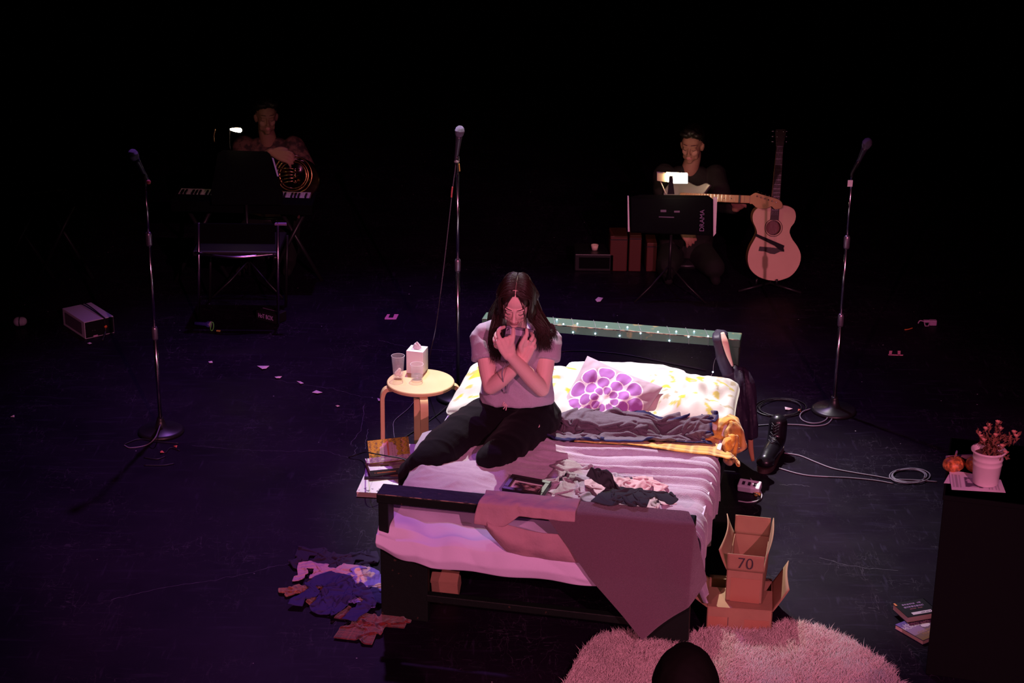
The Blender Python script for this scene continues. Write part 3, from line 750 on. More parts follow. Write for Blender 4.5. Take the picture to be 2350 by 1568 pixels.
# viewer-left hand: back of the hand to the camera, fingers over the book's edge
def A(px, py, Y): return aty(px, py, Y)
hand(mb, WRr, A(1156, 780, 7.65), (0, -1, .35), [
    ([A(1149, 782, 7.655), A(1143, 766, 7.65), A(1147, 755, 7.66), A(1157, 751, 7.685)], [.0105, .0098, .0092, .0082]),
    ([A(1147, 787, 7.66), A(1138, 776, 7.665), A(1139, 766, 7.69), A(1147, 761, 7.72)], [.0105, .0095, .0088, .008]),
    ([A(1147, 792, 7.665), A(1136, 785, 7.675), A(1135, 776, 7.70), A(1143, 771, 7.735)], [.0105, .0095, .0086, .0078]),
    ([A(1150, 799, 7.67), A(1138, 795, 7.685), A(1137, 787, 7.71), A(1144, 783, 7.74)], [.010, .009, .008, .0072])],
    ([A(1166, 800, 7.66), A(1174, 786, 7.65), A(1178, 770, 7.655), A(1178, 756, 7.672)], [.015, .0125, .0105, .0095]), .080)
hand(mb, WLl, A(1210, 793, 7.715), (0, -1, .35), [
    ([A(1204, 792, 7.71), A(1206, 778, 7.70), A(1209, 766, 7.70), A(1209, 757, 7.71)], [.0105, .0098, .0090, .0082]),
    ([A(1212, 792, 7.715), A(1219, 780, 7.70), A(1223, 771, 7.715), A(1219, 765, 7.745)], [.0105, .0096, .0088, .008]),
    ([A(1217, 797, 7.72), A(1225, 787, 7.715), A(1227, 779, 7.735), A(1222, 774, 7.765)], [.0105, .0095, .0086, .0078]),
    ([A(1219, 804, 7.725), A(1227, 798, 7.73), A(1227, 790, 7.75), A(1222, 786, 7.775)], [.010, .009, .008, .0072])],
    ([A(1196, 806, 7.72), A(1195, 794, 7.70), A(1201, 781, 7.695), A(1206, 771, 7.70)], [.014, .012, .0102, .0092]), .078)
blob('body', mb, skin, wr, .003, 5, face_colors(HM_))
# ring
rp = A(1219, 780, 7.70); MB().lathe([(.0098, -.0015), (.0112, -.001), (.0112, .001), (.0098, .0015), (.0098, -.0015)], Matrix.Translation(rp) @ Euler((.6, .5, 0)).to_matrix().to_4x4(), n=20).obj('ring', mat('silver', (.8, .8, .8), .2, 1.), wr, True)
# t-shirt
shm = mat('grey_marl_jersey', (.50, .42, .54), .9, bump=(300, .12), noise=(300, (.42, .35, .45), .2), sheen=.2)
mb = MB()
mb.loft([(aty(1187, 921, 7.945), .166, .118), (aty(1187, 905, 7.95), .168, .122), (aty(1186, 870, 7.95), .158, .120), (aty(1186, 830, 7.945), .160, .122), (aty(1185, 795, 7.94), .172, .118), (aty(1185, 768, 7.93), .165, .098), (aty(1185, 752, 7.92), .12, .075), (aty(1185, 743, 7.915), .068, .062)], n=40)
for S_, E_, sg in ((SR, ER, 1), (SL, EL, -1)):
    e = S_ * .53 + E_ * .47 + Vector((sg * .006, 0, 0))
    mb.tube([S_ + Vector((-sg * .08, 0, .016)), S_ + Vector((-sg * .045, 0, .010)), S_ + Vector((-sg * .012, 0, -.006)), S_ + Vector((sg * .008, 0, -.03)), S_ * .5 + e * .5 + Vector((sg * .004, 0, 0)), e], [.053, .058, .061, .062, .060, .064], 24)
def shirt_folds(V):
    z = V[:, 2]; q = np.clip((1.0 - z) / .25, 0, 1)
    n = vnoise(V * np.array([6, 6, 14]), 1, 3); f = .007 * (1 - np.abs(n)) ** 3 * q
    d = np.abs(vnoise(np.stack([V[:, 0] * 9 + V[:, 2] * 8, V[:, 1] * 5, V[:, 2] * 3], 1), 1, 8)); return f + .006 * (1 - d) ** 4
blob('t_shirt', mb, shm, wr, .005, 4, folds=shirt_folds)
# sweatpants
pm2 = mat('black_sweatpants', (.0045, .003, .006), .9, spec=.15, bump=(200, .12), sheen=.05)
mb = MB(); PC = aty(1186, 940, 8.0)
mb.loft([(aty(1187, 918, 7.96), .160, .115), (aty(1187, 932, 7.975), .172, .125), (aty(1187, 955, 8.0), .185, .145), (aty(1187, 990, 8.03), .17, .14)], n=36)
KR, KL = aty(1128, 1056, 7.56), aty(978, 1062, 7.575)
mb.limb([aty(1232, 962, 8.0), aty(1206, 990, 7.88), aty(1165, 1025, 7.70), KR], [.118, .112, .092, .070], n=24)
mb.limb([aty(1142, 958, 8.0), aty(1098, 975, 7.90), aty(1035, 1015, 7.73), KL], [.115, .108, .096, .076], n=24)
mb.limb([KR, aty(1150, 1062, 7.64), aty(1190, 1055, 7.78), aty(1222, 1038, 7.90)], [.070, .066, .058, .048], n=18)
KLd = Vector((KL.x - .05, KL.y + .02, KL.z))
mb.limb([KL, KLd + Vector((-.01, .0, -.08)), KLd + Vector((-.015, .04, -.25)), KLd + Vector((-.01, .07, -.42))], [.076, .070, .060, .050], n=18)
mb.limb([aty(1245, 990, 8.0), aty(1240, 1010, 7.95), aty(1205, 1035, 7.86)], [.075, .07, .06], n=16)
def pant_folds(V):
    n = vnoise(np.stack([V[:, 0] * 6 + V[:, 2] * 9, V[:, 1] * 9, V[:, 2] * 4], 1), 1, 4); return .009 * (1 - np.abs(n)) ** 3 - .002
blob('sweatpants', mb, pm2, wr, .006, 4, folds=pant_folds)
# shoes: one by her hip, the other on the floor beside the bed
sk = mat('patterned_sock', (.10, .05, .07), .9, noise=(45, (.42, .22, .26), .12))
mb = MB(); mb.limb([aty(1222, 1040, 7.91), aty(1240, 1040, 7.96), aty(1252, 1028, 8.04)], [.038, .036, .024]); mb.limb([aty(1222, 1040, 7.91), aty(1210, 1042, 7.88)], [.037, .032]); blob('foot', mb, sk, wr, .006, 3)
f0 = KLd + Vector((-.01, .07, -.42)); f1 = Vector((f0.x, f0.y, .055))
mb = MB(); mb.limb([f0, f1 + Vector((0, .02, .03)), f1 + Vector((0, .03, 0))], [.038, .036, .038]); mb.limb([f1 + Vector((0, .02, -.015)), f1 + Vector((0, -.08, -.018)), f1 + Vector((0, -.14, -.022))], [.038, .036, .028]); blob('foot', mb, sk, wr, .006, 3)
# drawstring and thigh emblem
ds = mat('pink_cord', (.75, .5, .52), .8); mb = MB(); k0 = aty(1160, 925, 7.835)
for pts in ([(0, 0, 0), (-.008, -.004, .004), (-.012, -.006, -.012), (-.004, -.008, -.006), (0, 0, 0)], [(0, 0, 0), (.008, -.004, .003), (.011, -.006, -.013), (.003, -.008, -.006), (0, 0, 0)], [(0, 0, 0), (-.004, -.008, -.02), (-.010, -.006, -.028)], [(0, 0, 0), (.004, -.008, -.018), (.002, -.010, -.034)]):
    mb.tube([k0 + Vector(p[:3]) for p in cr(np.array(pts), 4)], .0026, 7)
mb.obj('drawstring', ds, wr, True)
mb = MB(); e0 = aty(1232, 985, 7.80); mb.tube([e0 + Vector(p) for p in ((-.010, 0, -.022), (-.006, -.002, -.010), (.0, -.003, -.004), (.004, -.003, .008), (.012, -.002, .014), (.012, 0, .022))], [.003, .0015, .003, .0015, .0025, .001], 6)
mb.obj('emblem', ds, wr, True)
# hair: cap plus parted strands
hairm = mat('dark_brown_hair', (.030, .011, .009), .45, spec=.5, sheen=0)
face_hair(HM_, wr, mat('brow_hair', (.035, .015, .012), .8))
mb = MB()
def hE(c, r, rot=(0, 0, 0)): mb.ell((0, 0, 0), r, HM_ @ Matrix.Translation(c) @ Euler(rot).to_matrix().to_4x4(), n=22, m=14)
hE((.031, .024, .050), (.047, .092, .082)); hE((-.031, .024, .050), (.047, .092, .082)); hE((0, .05, -.01), (.082, .068, .11))
for s in (1, -1): hE((s * .072, .005, -.02), (.018, .045, .085)); hE((s * .078, .02, -.09), (.022, .045, .06))
R3 = HM_.to_3x3(); rs = random.Random(3)
def strand(root_, pts, r0, tip=.12):
    P = cr(np.array([list(root_)] + [list(p) for p in pts]), 4); n = len(P)
    mb.tube([p for p in P], [r0 * (1 - (1 - tip) * (i / (n - 1)) ** 3) for i in range(n)], 4, caps=False)
for k in range(2300):
    s = 1 if k % 2 else -1
    q = rs.random() ** .9           # 0 frames the face, 1 falls down the back
    e = rs.random()                 # along the parting
    j = lambda a: rs.uniform(-a, a)
    yy = -.045 + .15 * q + j(.008)
    ro = Vector((s * (.002 + rs.random() * .004), -.062 + .15 * max(0, min(1, q * .8 + e * .25)), 0)); yr = ro.y - .018
    zz = .045 + .086 * math.sqrt(max(0.02, 1 - (yr / .098) ** 2)); ro.z = zz + .004 - .010 * (yr < -.055)
    lay = rs.random() * .012
    wd = math.sqrt(max(.3, 1 - (max(0, yy - .02) / .105) ** 2))
    p1 = Vector((s * (.040 + lay) * wd, (ro.y + yy) / 2 - .004, ro.z - .012 + lay * .4))
    p2 = Vector((s * (.069 + lay) * wd, yy, .062 + j(.006)))
    p3 = Vector((s * (.077 + lay - .012 * (1 - q) ** 4), yy + .004, -.01 + j(.01)))
    p4 = Vector((s * (.084 + lay + j(.006) - .014 * (1 - q) ** 3), yy + .018, -.085))
    H = [HM_ @ p for p in (ro, p1, p2, p3, p4)]
    if q < .62:   # over the front of the shoulder
        if s < 0: en = aty(1138 + j(24) + 16 * (1 - q), 812 + j(26), 7.80 + j(.015)); mid = aty(1128 + j(14) + 14 * (1 - q), 778 + j(6), 7.795 + j(.02))
        else: en = aty(1244 + j(18) + 18 * q, 782 + j(28), 7.80 + j(.015)); mid = aty(1243 + j(12) + 10 * q, 758 + j(6), 7.80 + j(.02))
        wv = Vector((j(.012), j(.01), 0)); H += [mid, (mid + en) / 2 + wv, en]
    elif s > 0 and q < .82:  # over the top of the shoulder
        H += [aty(1252 + j(8), 742 + j(5), 7.88 + j(.01)), aty(1264 + j(8), 750 + j(6), 7.875), aty(1272 + j(10), 772 + j(14), 7.865)]
    else:
        bx = HC.x + s * rs.uniform(.0, .13); H += [Vector((bx, 8.03 + j(.01), HC.z - .16)), Vector((bx, 8.06, HC.z - .27)), Vector((bx, 8.065, HC.z - .36 + j(.03)))]
    strand(H[0], H[1:], .0014 + rs.random() * .0011)
for k in range(26):  # stray hairs
    s = 1 if k % 2 else -1; j = lambda a: rs.uniform(-a, a)
    H = [HM_ @ Vector(p) for p in ((s * .004, -.06, .115), (s * (.035 + j(.01)), -.07, .075), (s * (.05 + j(.008)), -.078, .0), (s * (.055 + j(.01)), -.07, -.07))]
    strand(H[0], H[1:] + [H[-1] + Vector((j(.02), 0, -.06))], .0007)
mb.obj('hair', hairm, wr, True)
# the book she hugs
bk = root('book', aty(1190, 830, 7.76), 'dark notebook with grey-violet cover hugged to the chest of the kneeling woman', 'book')
BKM = frame_from(aty(1186, 792, 7.755), Vector((1, -.02, -.16)), Vector((0.05, -1, .22)))
MB().box((-.062, -.082, -.010), (.062, .082, .010), BKM, .003).obj('cover', mat('violet_grey_cover', (.16, .13, .20), .35), bk)
MB().box((-.060, .045, .0102), (.060, .070, .0118), BKM).obj('label_band', mat('pale_violet', (.50, .42, .60), .5), bk)
MB().box((-.059, -.0795, -.0075), (.0645, .0795, .0075), BKM).obj('pages', mat('page_block', (.62, .55, .5), .8), bk)
mb = MB(); mb.tube(cr(np.array([aty(1158, 838, 7.69), aty(1152, 858, 7.68), aty(1156, 882, 7.75), aty(1162, 902, 7.80), aty(1166, 880, 7.79), aty(1172, 858, 7.74)]), 6), .0028, 7)
o = mb.obj('wrist_strap', mat('grey_cord', (.30, .26, .34), .8), bk, True)

# ================================================================== STOOL AND WHAT STANDS ON IT
def pix_t(px, py, t):
    """point of the bed-parallel upright plane t = const seen at a pixel"""
    r = Vector(_ray(px, py)); o = Vector((0, 0, CAMH)); k = (t - (o - BO).dot(BL)) / r.dot(BL); return o + r * k
birch = mat('birch_veneer', (.78, .58, .30), .45, noise=(7, (.70, .50, .25), .25), bump=(30, .03))
SX, SY, SZ = -.472, 8.728, .45
st = root('stool', (SX, SY, 0), 'round birch wood stool with four bent legs beside the bed', 'stool')
MB().lathe([(.001, SZ - .022), (.168, SZ - .022), (.175, SZ - .017), (.175, SZ - .004), (.172, SZ), (.001, SZ)], Matrix.Translation((SX, SY, 0)), n=64).obj('seat', birch, st, True).modifiers.new('e', 'EDGE_SPLIT')
for k in range(4):
    a = math.radians(-82 + 90 * k); path = cr(np.array([(.08, SZ - .034), (.15, SZ - .034), (.183, SZ - .040), (.199, SZ - .075), (.201, SZ - .14), (.203, 0.0)]), 6)
    v = []; f = []; n = len(path)
    for i, (r, z) in enumerate(path):
        d = path[min(i + 1, n - 1)] - path[max(i - 1, 0)]; d = d / np.hypot(*d); nx, nz = -d[1], d[0]; h = .011
        for (w_, q) in ((-.021, -h), (.021, -h), (.021, h), (-.021, h)):
            rr, zz = r + nx * q, z + nz * q
            if i == n - 1: zz = 0
            v.append((SX + rr * math.cos(a) - w_ * math.sin(a), SY + rr * math.sin(a) + w_ * math.cos(a), zz))
    for i in range(n - 1):
        for q in range(4): l = (q + 1) % 4; f.append((i * 4 + q, i * 4 + l, i * 4 + 4 + l, i * 4 + 4 + q))
    f += [(3, 2, 1, 0), tuple(range(4 * n - 4, 4 * n))]
    mk('leg', v, f, birch, st, bevel=.002)
tz = SZ + .001
card = mat('white_card', (.80, .76, .80), .6)
bc = at(957, 856, tz); yaw = Matrix.Rotation(math.radians(-14), 4, 'Z')
tb = root('tissue_box', bc, 'white cube tissue box with a tissue sticking out, on the stool', 'tissue box')
TM = Matrix.Translation((bc.x, bc.y + .03, tz)) @ yaw
MB().box((-.046, -.046, 0), (.046, .046, .125), TM, .002).obj('carton', card, tb)
MB().tube([TM @ Vector((.022 * math.cos(a), .014 * math.sin(a), .1252)) for a in np.linspace(0, 2 * PI, 20)[:-1]], .0014, 5, closed=True).obj('opening_rim', mat('slot_grey', (.25, .22, .25), .7), tb)
P, u, v = grid(26, 26, -.028, .028, -.018, .018)
P[..., 2] = .127 + .034 * np.clip(1 - ((u - .5) ** 2 + (v - .5) ** 2) * 5, 0, 1) * (1 + .5 * vnoise(np.stack([u.ravel() * 9, v.ravel() * 9, 0 * u.ravel()], 1), 1, 4).reshape(u.shape))
cloth_obj('tissue', P, card, TM, solid=.001, parent=tb)
plas = mat('clear_plastic', (.80, .70, .78), .12, spec=.8, alpha=.13)
def tumbler(name, c, r0, r1, h, m, label, ribs=False):
    o = root(name, c, label, 'glass'); prof = [(.001, .001), (r0 * .96, 0), (r0, .003), (r1, h), (r1 - .0018, h), (r0 - .002, .007), (.001, .006)]
    MB().lathe(prof, Matrix.Translation(c), n=40).obj('cup', m, o, True); MB().tube([Vector(c) + Vector((r1 * math.cos(a), r1 * math.sin(a), h)) for a in np.linspace(0, 2 * PI, 40)[:-1]], .0009, 5, closed=True).obj('rim', card, o, True); return o
tc_ = at(914, 868, tz); t1 = tumbler('plastic_tumbler', tc_, .026, .0345, .125, plas, 'tall clear ribbed tumbler with crumpled paper inside, on the stool')
pm_ = mat('crumpled_paper', (.85, .72, .62), .9)
mb = MB(); mb.limb([tc_ + Vector((-.008, 0, .024)), tc_ + Vector((.006, .004, .045))], [.015, .012]); mb.limb([tc_ + Vector((.01, -.004, .020)), tc_ + Vector((.004, .008, .03))], [.013, .012])
blob('paper_wad', mb, pm_, t1, .003, 1, folds=lambda V: .002 * np.abs(vnoise(V * 160, 1, 2)) - .002)
gc = at(957, 872, tz); g1 = tumbler('drinking_glass', gc, .031, .034, .088, mat('clear_glass_cup', (.85, .78, .82), .08, spec=.8, alpha=.13), 'short clear glass with a little water in front of the tissue box on the stool')
MB().lathe([(.001, .0066), (.0285, .0066), (.0295, .028), (.001, .028)], Matrix.Translation(gc), n=32).obj('water', mat('water', (.85, .78, .80), .05, spec=.8, alpha=.16), g1, True)

# ================================================================== BOOKS
pages_m = mat('book_pages', (.72, .60, .50), .85, noise=(4, (.66, .55, .46), .2))
def cmat(n, c, r=.4): return mat(n, c, r)
def book(p0, px_, py_, th, cover, label, art=None, cat='book', spine='y0', up=(0, 0, 1), name='book', writing=None, group=None):
    """p0 = front-left corner (bottom), px_/py_ world vectors along width and depth, th thickness"""
    M = frame_from(p0, px_, up); w = Vector(px_).length; d = abs((M.to_3x3().inverted() @ Vector(py_)).y)
    r = root(name, Vector(p0) + Vector(px_) / 2 + Vector(py_) / 2, label, cat, group)
    b = MB(); b.box((0, 0, 0), (w, d, .0022), M); b.box((0, 0, th - .0022), (w, d, th), M)
    if spine == 'y0': b.box((0, 0, 0), (w, .003, th), M); pg = ((.003, .003, .002), (w - .003, d - .003, th - .002))
    elif spine == 'y1': b.box((0, d - .003, 0), (w, d, th), M); pg = ((.003, .002, .002), (w - .003, d - .003, th - .002))
    elif spine == 'x0': b.box((0, 0, 0), (.003, d, th), M); pg = ((.003, .002, .002), (w - .003, d - .003, th - .002))
    else: b.box((w - .003, 0, 0), (w, d, th), M); pg = ((.002, .002, .002), (w - .003, d - .003, th - .002))
    b.obj('cover', cover, r); MB().box(pg[0], pg[1], M).obj('pages', pages_m, r)
    if art: photo(0, 0, M, 70, .001, w - .001, .001, d - .001, th + .0004, art, 'cover_print', paper, r)
    if writing:
        for (s_, sz, x, y, m_, rot) in writing:
            text('lettering', s_, sz, M @ Matrix.Translation((x * w, y * d, th + .0009)) @ Matrix.Rotation(rot, 4, 'Z'), m_, r, .0002)
    return r, M, w, d
def V3(a, b): return b - a
ink = mat('dark_ink', (.03, .02, .04), .6); pale = mat('pale_print', (.75, .62, .72), .5)
# bottom: large white book
z = .0; q0 = at(818, 1140, 0); q1 = at(936, 1147, 0); q2 = at(848, 1068, .0)
def art_white(C):
    u, v = C[:, 0], C[:, 1]; o = np.tile(np.array([.84, .80, .78]), (len(C), 1))
    o[(u > .86) & (u < .94)] = (.80, .20, .13); o[(np.abs(u - .22) < .004) | (np.abs(u - .62) < .004)] = (.6, .57, .58)
    n = vnoise(np.stack([u * 22, v * 26, u], 1), 1, 2); o[(v < .14) & (n > .25) & (u < .8)] = (.12, .10, .14); o[(np.abs(u - .75) < .03) & (v > .35) & (v < .8) & (np.sin(v * 120) > .2)] = (.55, .52, .55)
    return o
book(q0, q1 - q0, q2 - q0, .026, cmat('white_cover', (.82, .78, .76)), 'large white paperback with a red stripe, bottom of the stack left of the bed', art_white, spine='x1')
q0 = at(836, 1100, .027); q1 = at(925, 1100, .027); q2 = at(852, 1062, .027)
def art_purple(C):
    u, v = C[:, 0], C[:, 1]; o = np.tile(np.array([.25, .11, .34]), (len(C), 1)); o[(u > .68) & (v < .5)] = (.55, .28, .25); o[(np.abs(u - .47) < .04) & (v < .16) & (np.sin(u * 330) > 0)] = (.7, .6, .7); return o
book(q0, q1 - q0, q2 - q0, .014, cmat('dark_violet_cover', (.055, .03, .08)), 'thin purple book in the stack, between the white one and the thick dark-spined one', art_purple)
q0 = at(849, 1095, .042); q1 = at(943, 1086, .042); q2 = at(846, 1066, .042)
def art_mix(C):
    u, v = C[:, 0], C[:, 1]; o = np.tile(np.array([.74, .66, .70]), (len(C), 1)); n = vnoise(np.stack([u * 6, v * 10, u], 1), 1, 7)
    o[(n > .2)] = (.52, .28, .60); o[(np.sin((u * 3 + v) * 60) > .3) & (u > .55)] *= .75; o[(np.abs(v - .3) < .04) & (u > .3) & (u < .5)] = (.15, .12, .15); return o
b3 = book(q0, q1 - q0, q2 - q0, .034, cmat('near_black_cover', (.03, .012, .025)), 'thick paperback with black spine and orange lettering, on the purple book', art_mix)
M3 = b3[1]; om = mat('orange_print', (.75, .22, .08), .5)
def print_marks(parent, M, x0, x1, y, h, m_, seed, name='print_line'):
    """a line of print too small to read: a row of short irregular bars in M's xy plane"""
    r = random.Random(seed); b = MB(); x = x0
    while x < x1:
        w = r.uniform(.35, .9) * h
        if r.random() > .14: b.box((x, y - h / 2 * r.uniform(.7, 1), 0), (min(x + w, x1), y + h / 2 * r.uniform(.7, 1), .0004), M)
        x += w + h * .22
    return b.obj(name, m_, parent)
print_marks(b3[0], M3 @ Matrix.Translation((0, -.0002, .019)) @ Matrix.Rotation(PI / 2, 4, 'X'), .025, b3[2] * .96, 0, .0065, om, 3)
# yellow book leaning upright behind it
lo_l, lo_r, hi_l, hi_r = at(849, 1066, .080), at(944, 1056, .080), aty(844, 1014, at(849, 1066, .08).y + .07), aty(936, 1003, at(849, 1066, .08).y + .07)
def art_yellow(C):
    u, v = C[:, 0], C[:, 1]; o = np.tile(np.array([.70, .46, .05]), (len(C), 1)); n = vnoise(np.stack([u * 30, v * 40, u * 5], 1), 1, 4, 4)
    o[(n > .18)] = (.22, .14, .08); x, y = (u - .48) / .22, (v - .42) / .46; th = np.arctan2(y, x); r = np.hypot(x, y); m = r < 1 + .06 * np.cos(th * 12); o[m] = (.80, .50, .62)
    o[m & (np.abs(u - .48) < .022)] = (.82, .22, .14); o[m & (np.abs(np.abs(u - .48) - .10) < .008) & (np.sin(v * 160) > 0)] = (.35, .15, .25); o[m & (np.abs(np.abs(u - .48) - .16) < .007) & (np.sin(v * 140) > .2)] = (.35, .15, .25)
    o[(v < .24)] = (.78, .55, .70); o[(v < .24) & (n > .1)] = (.45, .25, .5); o[(v < .16) & (v > .08) & (u > .28) & (u < .7)] = (.9, .86, .86)
    q = (np.abs(u - .86 - .03 * np.sin(v * 26)) < .014) & (v > .35) & (v < .95); o[q] = (.85, .40, .30); return o
ex = (lo_r - lo_l + hi_r - hi_l) / 2; ey = (hi_l - lo_l)
book(lo_l + Vector((0, .0, 0)), ex, ey, .018, cmat('yellow_cover', (.60, .40, .05)), 'yellow patterned paperback with a pink cloud panel, propped on the stack', art_yellow, up=ex.cross(ey))
q0 = at(930, 1075, 0); book(q0, Vector((.13, 0, 0)), Vector((0, .2, 0)), .05, cmat('pinkish_cover', (.62, .40, .50)), 'pink-white book mostly hidden between the book stack and the bed', spine='x0')
# cable draped over the stack
cab = mat('black_cable', (.012, .010, .014), .45)
def cable(name, pts, r, m, label, cat='cable', sub=8, group=None, root_=None, n=7):
    P = cr(np.array([list(p) for p in pts]), sub); b = MB(); b.tube([tuple(p) for p in P], r, n); o = b.obj(name, m, root_, True)
    return tag(o, label, cat, group) if label else o
cable('cable', [at(800, 1050, .004), at(838, 1038, .06), aty(850, 1040, 8.30), aty(890, 1047, 8.31), aty(920, 1052, 8.30), aty(938, 1062, 8.27), aty(943, 1078, 8.24), at(952, 1100, .004)], .0032, cab, 'black cable lying across the stack of books')
# second little stack right, below the plinth: two novels
q0 = at(2082, 1432, .0); 
def art_night(C):
    u, v = C[:, 0], C[:, 1]; o = np.array([.10, .05, .30]) * v[:, None] + np.array([.25, .14, .03]) * (1 - v[:, None]); o[((u - .62) / .14) ** 2 + ((v - .55) / .09) ** 2 < 1] = (.75, .6, .7); o[(u < .45) & (v > .3) & (v < .8)] = o[(u < .45) & (v > .3) & (v < .8)] * .6 + np.array([.22, .12, .24]); return o
gold = mat('dull_gold_print', (.5, .3, .12), .5); lil = mat('lilac_print', (.28, .16, .34), .5)
bq = at(2117, 1481, 0); bx_ = (at(2180, 1456, 0) - bq); by_ = at(2068, 1438, 0) - bq
book(bq, bx_ * 1.05, by_, .022, cmat('navy_cover', (.03, .02, .10)), 'blue and violet novel with a white oval, lower book right of the rug', art_night, spine='x1',
     writing=[('HARUKI', .030, .42, .80, pale, 0), ('MURAKAMI', .030, .42, .66, pale, 0), ('COLORLESS', .019, .45, .34, gold, 0), ('TSUKURU', .019, .45, .23, gold, 0)])
bq = at(2082, 1431, .024); bx_ = at(2150, 1419, .024) - bq; by_ = at(2059, 1401, .024) - bq
b5 = book(bq, bx_ * 1.05, by_ * 1.1, .030, cmat('black_cover', (.01, .008, .014)), 'black-covered book with lilac print, upper book right of the rug', spine='x1')
Mb = b5[1] @ Matrix.Translation((0, 0, .0302)); hb_ = b5[3]
print_marks(b5[0], Mb, b5[2] * .2, b5[2] * .8, hb_ * .80, .012, lil, 5); print_marks(b5[0], Mb, b5[2] * .18, b5[2] * .8, hb_ * .62, .015, lil, 6); print_marks(b5[0], Mb, b5[2] * .3, b5[2] * .7, hb_ * .47, .008, mat('dim_red_print', (.3, .08, .12), .5), 7)
MB().box((b5[2] * .22, hb_ * .08, 0), (b5[2] * .85, hb_ * .24, .0005), Mb).obj('barcode_strip', pale, b5[0]); print_marks(b5[0], Mb @ Matrix.Translation((0, 0, .0006)), b5[2] * .5, b5[2] * .82, hb_ * .15, .006, ink, 8)
MB().box((.001, hb_ * .82, 0), (.010, hb_ * .995, .0005), Mb).obj('corner_sticker', om, b5[0])

# ================================================================== CARDBOARD BOXES
cb = mat('cardboard', (.40, .23, .14), .85, noise=(16, (.34, .20, .12), .3), bump=(60, .06)); tape = mat('packing_tape', (.42, .20, .12), .35)
def carton(M, w, d, h, name, label, flaps, th=.004):
    r = root(name, M.translation, label, 'cardboard box'); b = MB()
    b.box((0, 0, 0), (w, d, th), M)
    for lo, hi in (((0, 0, 0), (w, th, h)), ((0, d - th, 0), (w, d, h)), ((0, 0, 0), (th, d, h)), ((w - th, 0, 0), (w, d, h))): b.box(lo, hi, M)
    b.obj('carton', cb, r)
    for (side, ang, ln, *rest) in flaps:
        a = math.radians(ang)
        F = {'front': (Matrix.Translation((0, 0, h)), w), 'back': (Matrix.Translation((w, d, h)) @ Matrix.Rotation(PI, 4, 'Z'), w), 'left': (Matrix.Translation((0, d, h)) @ Matrix.Rotation(-PI / 2, 4, 'Z'), d), 'right': (Matrix.Translation((w, 0, h)) @ Matrix.Rotation(PI / 2, 4, 'Z'), d)}[side]
        MM = M @ F[0] @ Matrix.Rotation(-a, 4, 'X'); L_ = F[1]
        n = 12; v = []; f = []; cu = rest[0] if rest else 0
        for i in range(n + 1):
            for j in range(7):
                x = L_ * i / n; y = -ln * j / 6; zc = cu * math.sin(PI * i / n) * (j / 6) + cu * .5 * (j / 6) ** 2
                v.append(MM @ Vector((x, y, zc)))
        for i in range(n):
            for j in range(6): f.append((i * 7 + j, i * 7 + j + 1, (i + 1) * 7 + j + 1, (i + 1) * 7 + j))
        o = mk('flap', v, f, cb, r, True, solid=.004)
        if side == 'front': r['_f'] = 1; FM_ = MM
    return r, (FM_ if any(k[0] == 'front' for k in flaps) else None)
lf = at(1620, 1452, 0); lr = at(1769, 1463, 0); ax = (lr - lf); LM = frame_from(lf, ax, (0, 0, 1)); lw = ax.length; LH = .125
r, _ = carton(LM, lw, .27, LH, 'cardboard_box', 'lower cardboard box lying on the edge of the rug beside the bed', [('back', -20, .10), ('right', 58, .13, .01), ('left', 35, .10, .01)])
MB().box((0.001, 0.001, LH), (lw - .001, .18, LH + .004), LM).obj('top_panel', cb, r)
MB().box((lw * .58, -.0008, .0), (lw * .96, 0, LH * .62), LM).obj('tape_patch', tape, r); MB().box((0.005, -.0006, .0), (lw * .32, 0, LH * .66), LM).obj('tape_patch', tape, r)
MB().box((lw * .325, -.0012, .0), (lw * .332, 0, LH * .66), LM).obj('seam', ink, r)
uz = LH + .006; uf = at(1664, 1378, uz); ur = at(1748, 1387, uz); ax = ur - uf; UM = frame_from(uf, ax, (0, 0, 1)); uw = ax.length
r, FM_ = carton(UM, uw, .36, .15, 'cardboard_box', 'open cardboard box marked 70 standing on the lower box', [('back', 88, .09), ('front', 83, .085), ('left', 62, .10, .02), ('right', 86, .095, -.01)])
FT = FM_ @ Matrix.Translation((uw / 2, -.046, .0)) 
text('number', '70', .072, UM @ Matrix.Translation((uw * .5, -.016, .15 + .043)) @ Matrix.Rotation(math.radians(83), 4, 'X'), ink, r, .0004, off=-.0012)
MB().box((.02, -.0008, .0), (uw - .012, 0, .115), UM).obj('tape_patch', tape, r)
MB().box((.02, .02, .004), (uw - .02, .3, .05), UM).obj('contents', mat('packed_papers', (.45, .35, .45), .8), r)
q = UM @ Vector((.03, .12, .055)); 
def art_pic(C):
    u, v = C[:, 0], C[:, 1]; o = np.tile(np.array([.74, .68, .78]), (len(C), 1)); n = vnoise(np.stack([u * 9, v * 7, u], 1), 1, 9); i = (np.abs(u - .5) < .4) & (np.abs(v - .5) < .4); o[i & (n > 0)] = (.25, .18, .4); o[i & (n > .35)] = (.6, .2, .15); return o
book(q, BW * .10, BL * .14, .02, cmat('lilac_case', (.6, .5, .66)), 'printed photo card lying inside the open box marked 70', art_pic, cat='picture card', name='photo_card')
# box under the bed
q0 = at(992, 1372, 0); q1 = at(1052, 1376, 0); UB = frame_from(q0, q1 - q0, (0, -.35, 1)); 
r = root('storage_box', q0, 'brown cardboard box in the dark under the foot of the bed', 'box'); MB().box((0, 0, 0), ((q1 - q0).length, .10, .10), UB, .002).obj('carton', cb, r); MB().box((-.002, -.002, .10), ((q1 - q0).length + .002, .102, .112), UB).obj('lid', cb, r)

